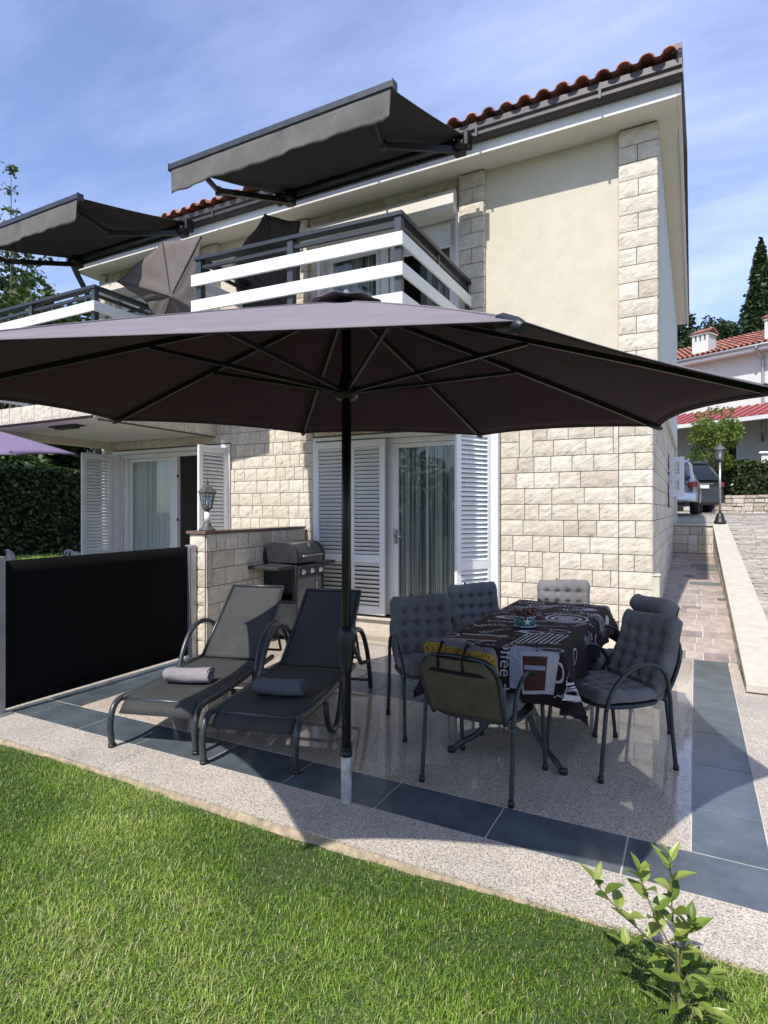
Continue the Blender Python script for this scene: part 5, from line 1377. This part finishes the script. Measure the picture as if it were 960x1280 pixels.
mb.add([(-6.5,-.1,EZ+.03),(10.5,-.1,EZ+.03),(10.5,4.9,EZ+.03+5*P2),(-6.5,4.9,EZ+.03+5*P2)], [(0,1,2,3)], 0); mb.add([(-6.5,9.9,EZ+.03),(10.5,9.9,EZ+.03),(10.5,4.9,EZ+.03+5*P2),(-6.5,4.9,EZ+.03+5*P2)], [(0,1,2,3)], 0)
rf = N('roof', mb, M['tile'])
for (cx_, cy_, sz, lab) in ((.78,.75,.36,''),(3.72,.85,.36,'')):
    mb = MB(); z0 = EZ+.1
    mb.box(cx_-sz,cx_+sz,cy_-sz,cy_+sz,z0-.2,z0+.72)
    for k in range(4): mb.box(cx_-sz+k*(2*sz-.12)/3,cx_-sz+.12+k*(2*sz-.12)/3,cy_-sz,cy_-sz+.12,z0+.721,z0+1.0); mb.box(cx_-sz,cx_-sz+.12,cy_-sz+.13+k*.16,cy_-sz+.22+k*.16,z0+.721,z0+1.0); mb.box(cx_+sz-.12,cx_+sz,cy_-sz+.13+k*.16,cy_-sz+.22+k*.16,z0+.721,z0+1.0)
    mb.box(cx_-sz-.05,cx_+sz+.05,cy_-sz-.05,cy_+sz+.05,z0+1.001,z0+1.06)
    ch = N('chimney', mb, M['white_wall'], rf)
    mb = MB()
    for k in range(5):
        x = cx_-sz+k*.18
        for sgn in (-1, 1): mb.bar((x,cy_+sgn*(sz+.1),z0+1.09),(x,cy_,z0+1.30),.15,.06)
    mb.build('chimney_tiles', M['tile'], ch); ch.name = 'chimney'
mb = MB(); mb.add([(-4.5,-1.75,3.02),(7.1,-1.75,3.02),(7.1,.54,3.78),(-4.5,.54,3.78)], [(0,1,2,3)], 0)
for i in range(34):
    x = -4.4+i*.34; mb.bar((x,-1.76,3.045),(x,.54,3.805),.10,.05)
N('porch_roof', mb, M['redmetal'])
mb = MB(); mb.box(-4.5,7.1,-1.78,-1.70,2.84,3.0); 
for x in (-4.2,.2,6.8): mb.box(x-.11,x+.11,-1.73,-1.51,-.9,2.838)
N('porch_beam', mb, M['white_wall'])
for h in NHH:
    mb = MB(); a, b, c, d = h
    for bx in ((a,a+.08,c,d),(b-.08,b,c,d),(a+.08,b-.08,c,c+.08),(a+.08,b-.08,d-.08,d)): mb.box(bx[0],bx[1],.60,.66,bx[2],bx[3])
    wn = N('window', mb, M['white']); mb = MB(); mb.box(a+.08,b-.08,.62,.626,c+.08,d-.08); N('pane', mb, M['glass'], wn)
# white post beside the hedge
pw_ = thing('gate_pillar', 'short white pillar with a cap rising above the hedge before the porch', 'pillar', (2.42, 26.95, 2.0))
mb = MB(); mb.box(-.16,.16,-.16,.16,0,1.72); mb.build('shaft', M['white_wall'], pw_); mb = MB(); mb.box(-.24,.24,-.24,.24,1.722,1.80); mb.build('cap', M['white'], pw_, bevel=.02)

# ------------------------------------------------------------------ trees
def crown_points(clumps, n, rs):
    w = np.array([c[3]**2*c[4] for c in clumps]); w = w/w.sum(); k = rs.choice(len(clumps), n, p=w); C = np.array([c[:3] for c in clumps])[k]
    r = np.array([[c[3],c[3],c[4]] for c in clumps])[k]; d = rs.normal(size=(n,3)); d /= np.linalg.norm(d, axis=1)[:,None]
    rad = np.clip(.55+.45*rs.uniform(size=(n,1))**.6+rs.normal(0,.07,(n,1)), .1, 1.25)
    return C+d*r*rad
def tree(name, label, x, y, z, h, r, leafmat, nleaf, lsize, seed, group, z_low=.25, nc=22, shape='round', twigs=0):
    rs = np.random.RandomState(seed); t = thing(name, label, 'tree', (x,y,z), 0, group); cl = []
    for i in range(nc):
        f = rs.uniform(z_low, 1); zz = h*f
        if shape == 'round': env = math.sqrt(max(.05, 1-((f-.58)/.50)**2))
        elif shape == 'column': env = (1-f)**.55*1.0 if f > .15 else .9
        elif shape == 'spire': env = 1
        elif shape == 'cone': env = (1-f)*1.05+.06
        a = rs.uniform(0, 6.28); q = r*env*rs.uniform(.35,.9); s = r*rs.uniform(.24,.42)*(1 if shape == 'round' else .7)*(1 if f < .85 else .7)
        cl.append((q*math.cos(a), q*math.sin(a), zz, s, s*rs.uniform(.7,1.1)*(2.0 if shape == 'column' else 1)))
    P = crown_points(cl, nleaf, rs)
    if shape == 'spire':
        zq = rs.uniform(0,1,nleaf)**1.25; aq = rs.uniform(0,6.28,nleaf); ro = r*np.minimum(1,(1-zq)**.75*1.15)*(1+.16*np.sin(aq*3+zq*19)+.12*np.sin(aq*5-zq*43)+.10*np.sin(zq*90+aq))
        rq = ro*(.55+.45*rs.uniform(size=nleaf)**.5+.08*rs.normal(size=nleaf)); P = np.stack([rq*np.cos(aq), rq*np.sin(aq), zq*h+.25*rs.normal(size=nleaf)], 1)
    leaf_cloud('crown', P, lsize, leafmat, t, up=.15, aspect=.55, seed=seed)
    mb = MB(); mb.tube(spline([(0,0,-.3),(.03*r,.02*r,h*.3),(-.03*r,.04*r,h*.6),(0,0,h*.92)],6), [.045*h*(1-.85*i/18)*.6+.015 for i in range(19)], 9)
    for c in cl[:14]: 
        b = max(h*.12, c[2]*.62); mb.tube(spline([(0,0,b),(c[0]*.45,c[1]*.45,(b+c[2])/2+.02*h),(c[0],c[1],c[2])],3), [.018*h*.5,.012*h*.5,.01*h*.5,.008*h*.5,.006*h*.4,.005*h*.4,.004*h*.3], 6)
    mb.build('trunk', M['bark'], t)
    return t, cl
TGr, TGl = 'trees on the hill behind the white house', 'trees behind the far hedge'
tree('cypress_tree', 'tall slim dark cypress rising at the right edge of the photo', 5.35, 64, 11.5, 14.5, 2.1, M['leaf_dark'], 16000, .40, 5, TGr, .03, 20, 'spire')
for i, (x, y, z, h, r, lab) in enumerate([(1.3,67,13.6,8.0,3.2,'broad dark pine above the left chimney of the white house'),(4.0,72,15.0,6.8,3.3,'low rounded pine between the broad pine and the tall cypress'),(-2.5,70,14,8.2,3.4,'pine mostly hidden behind the stone house corner'),(9.5,68,13,9,4,'pine beyond the tall cypress, outside the right edge')][:3]):
    tree('pine_tree', lab, x, y, z, h, r, M['leaf_dark'], 5200, .40, 31+i, TGr, .15, 20)
tree('garden_tree', 'small rounded light green tree above the hedge in front of the porch', .55, 25.9, 1.9, 3.45, 1.08, M['leaf_light'], 5200, .11, 44, None, .32, 22)
# far left: hedge and trees
rs = np.random.RandomState(5)
hl = thing('hedge', 'tall shaded hedge across the neighbouring lawn at the left edge', 'hedge', (-21, 14, 0))
P = box_leaves((-21,5.5,0), (0,1,0), (-1,0,0), 18, 1.2, 3.1, 230, rs, .10); leaf_cloud('foliage', P-np.array([-21,14,0]), .20, M['leaf_hedge'], hl, up=.1, aspect=.6)
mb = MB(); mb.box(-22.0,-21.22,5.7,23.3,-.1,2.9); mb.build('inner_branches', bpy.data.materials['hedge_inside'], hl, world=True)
for i, (x, y, h, r, m_, lab) in enumerate([(-29.5,16.2,14.6,4.6,'leaf_dark','dark tree at the left edge reaching above the far awning'),(-25.5,15.0,11.6,3.8,'leaf_mid','green tree seen between the far awning and its railing'),(-26.5,19.5,11.0,3.8,'leaf_mid','lighter tree just left of the far balcony corner'),(-24.0,6.0,12.4,4.2,'leaf_dark','dark tree beyond the far hedge, at the outer left')]):
    tree('dense_tree', lab, x, y, 0, h, r, M[m_], 17000, .30, 60+i, TGl, .12, 34)
# tall thin young tree with a leafy leader against the sky
rs = np.random.RandomState(9); t = thing('young_tree', 'thin leafy leader of a young tree against the sky in the upper left', 'tree', (-24.5, 14.2, 0)); P = []
mb = MB(); stems = []
for (dx, dy, zt) in ((0,0,15.3),(-.7,-.5,13.6),(.3,.5,12.6),(-1.2,-.9,14.2)):
    st = spline([(0,0,0),(dx*.3,dy*.3,5),(dx*.8,dy*.8,9),(dx,dy,zt)],8); mb.tube(st, [.12*(1-.93*i/24) for i in range(25)], 7); stems.append(st)
    for p in st[13:]:
        for _ in range(30): P.append((p[0]+rs.normal(0,.13+.22*(zt-p[2])/zt*3), p[1]+rs.normal(0,.13+.22*(zt-p[2])/zt*3), p[2]+rs.normal(0,.12)))
mb.build('trunk', M['bark'], t); leaf_cloud('crown', P, .23, M['leaf_mid'], t, up=.3)
# ------------------------------------------------------------------ young shrub in the foreground
sh = thing('young_shrub', 'young laurel like shrub with glossy light green leaves growing at the lawn edge', 'shrub', (-.055, 2.03, -.05))
rng = random.Random(12); st = MB(); lf = MB()
def shrub_leaf(p, d, L, wdt, roll):
    d = Vector(d).normalized(); side = d.cross(Vector((0,0,1)))
    if side.length < .05: side = Vector((1,0,0))
    side.normalize(); up = side.cross(d).normalized(); side = (side*math.cos(roll)+up*math.sin(roll)).normalized(); up = side.cross(d).normalized()
    vs = []; n = 7; p = Vector(p)
    for i in range(n+1):
        f = i/n; wv = wdt*.5*math.sin(math.pi*min(1, f*1.0)**.80)*(1-.15*f)+.0008; cen = p+d*(L*f)-up*(L*.16*f*f)
        for e in (-1, -.5, 0, .5, 1): vs.append(cen+side*(wv*e)+up*(abs(e)*wv*.38))
    lf.add(vs, [(i*5+k, i*5+k+1, i*5+k+6, i*5+k+5) for i in range(n) for k in range(4)], 0, True, rng.uniform(.1,1)); st.tube([tuple(vs[i*5+2]+up*.0006) for i in range(n+1)], [.0011*(1-.8*i/n) for i in range(n+1)], 4)
    st.tube([tuple(p-d*.010), tuple(p+d*.004)], .0012, 5)
main = spline([(0,0,0),(.012,.0,.12),(.008,.01,.25)],5); st.tube(main, .0045, 7)
ax = Vector((cs, ss, 0)); ay = Vector((-ss, cs, 0))
for (lx, ly, zt, z0) in ((-.225,.05,.425,.20),(-.095,.04,.470,.21),(.005,.04,.510,.22),(.06,.02,.33,.15),(-.15,.0,.26,.13)):
    tip = ax*lx+ay*ly; pts_ = spline([(.008,.008,z0),tuple(tip*.45+Vector((0,0,z0+(zt-z0)*.42))),tuple(tip*.85+Vector((0,0,z0+(zt-z0)*.80))),tuple(tip+Vector((0,0,zt)))],6)
    st.tube(pts_, [.0034*(1-.6*i/(len(pts_)-1)) for i in range(len(pts_))], 6); nL = 10
    for k in range(nL):
        f = .16+.84*k/(nL-1); i = min(len(pts_)-2, int(f*(len(pts_)-1))); p = Vector(pts_[i]).lerp(Vector(pts_[i+1]), f*(len(pts_)-1)-i) if i < len(pts_)-1 else Vector(pts_[-1])
        a = k*2.4+lx*9; dd = ax*math.cos(a)*.75+ay*math.sin(a)*.75+Vector((0,0,.62 if f < .85 else 1.25)); shrub_leaf(p, dd, rng.uniform(.070,.098)*(1 if f < .9 else .70), rng.uniform(.034,.046)*(1 if f < .9 else .70), rng.uniform(-.5,.5))
for k in range(42):
    a = rng.uniform(0, 6.28); r = rng.uniform(.0,.10); z = rng.uniform(.01,.19); p = ax*(r*math.cos(a)+.03)+ay*r*math.sin(a)+Vector((0,0,z))
    st.tube([(.004,0,max(0,z-.06)), tuple(p)], .0012, 5); shrub_leaf(p, ax*math.cos(a)+ay*math.sin(a)+Vector((0,0,rng.uniform(.0,.9))), rng.uniform(.05,.085), rng.uniform(.022,.036), rng.uniform(-.7,.7))
lf.build('leaves', M['leaf_shrub'], sh); st.build('stem', plain('green_stem', (.13,.13,.05), .6), sh)

# ------------------------------------------------------------------ grass blades
def grass(name, n, x0, x1, y0, y1, lo, hi, wd, seed, zf=None, ymax=None):
    rs = np.random.RandomState(seed); x = rs.uniform(x0,x1,n); y = rs.uniform(y0,y1,n)
    clump = .5+.5*np.sin(x*5.1+1.7*np.sin(y*4.3))*np.sin(y*6.7+1.3*np.sin(x*3.9)); big = .5+.5*np.sin(x*1.7+y*2.9+.8*np.sin(x*2.3))
    z = -.039+.012*np.sin(x*1.9+y*.7)+.01*np.sin(x*.8-y*2.3) if zf is None else np.full(n, zf)
    edge = np.clip((2.40-y)/.10, .62, 1) if ymax else 1
    L = rs.uniform(lo,hi,n)*(.72+.5*clump)*edge*(.85+.3*big); th = rs.uniform(0,2*np.pi,n)+.0; lean = np.abs(rs.normal(.0,.72,n))+.12+.25*(big > .62)
    lean = np.clip(lean,0,1.25); dx, dy = np.cos(th)*np.sin(lean), np.sin(th)*np.sin(lean); dz = np.cos(lean)
    sx, sy = -np.sin(th+rs.normal(0,.4,n)), np.cos(th); w = wd*rs.uniform(.6,1.3,n)
    V = np.empty((n,5,3), np.float32)
    def st(i, px, py, pz): V[:,i,0], V[:,i,1], V[:,i,2] = px, py, pz
    st(0, x-sx*w/2, y-sy*w/2, z); st(1, x+sx*w/2, y+sy*w/2, z)
    mx, my, mz = x+dx*L*.45, y+dy*L*.45, z+L*.55*np.maximum(dz,.35)
    st(2, mx+sx*w*.42, my+sy*w*.42, mz); st(3, mx-sx*w*.42, my-sy*w*.42, mz); st(4, x+dx*L*1.05, y+dy*L*1.05, z+L*.88*np.maximum(dz,.25))
    b = np.arange(n)[:,None]*5; t = np.clip(rs.normal(.44,.22,n)+.42*(big-.5)+.26*(clump-.5), 0, 1); dry = rs.uniform(size=n) < .045+.05*(edge < .9 if ymax else 0); t[dry] = 1
    o = np_mesh(name, V.reshape(-1,3), [b+np.array([[0,1,2,3]]), b+np.array([[3,2,4]])], np.concatenate([t,t]), M['blade'], smooth=False)
    return tag(o, 'short mown lawn grass', 'grass', kind='stuff')
grass('lawn_grass', 250000, -5.2, 1.5, .9, 2.374, .014, .042, .0032, 3, ymax=True)
o = grass('side_lawn_grass', 40000, -21, -9.8, 5.0, 16, .04, .10, .02, 5, zf=-.05); o['label'] = 'lawn grass beyond the black screen by the far hedge'

rs = np.random.RandomState(77); cl = []
for k in range(40): cl.append((-34+1.9*k+rs.normal(0,.8), -24+rs.normal(0,2), rs.uniform(1,5.5), rs.uniform(2,3.2), rs.uniform(1.8,3)))
o = leaf_cloud('unseen_treeline', crown_points(cl, 22000, rs), .55, M['leaf_mid'], None, up=.2); tag(o, 'unseen belt of trees added behind the camera for the glass doors to mirror', 'trees', kind='stuff')  # treeline out of view, added to give the panes a green reflection
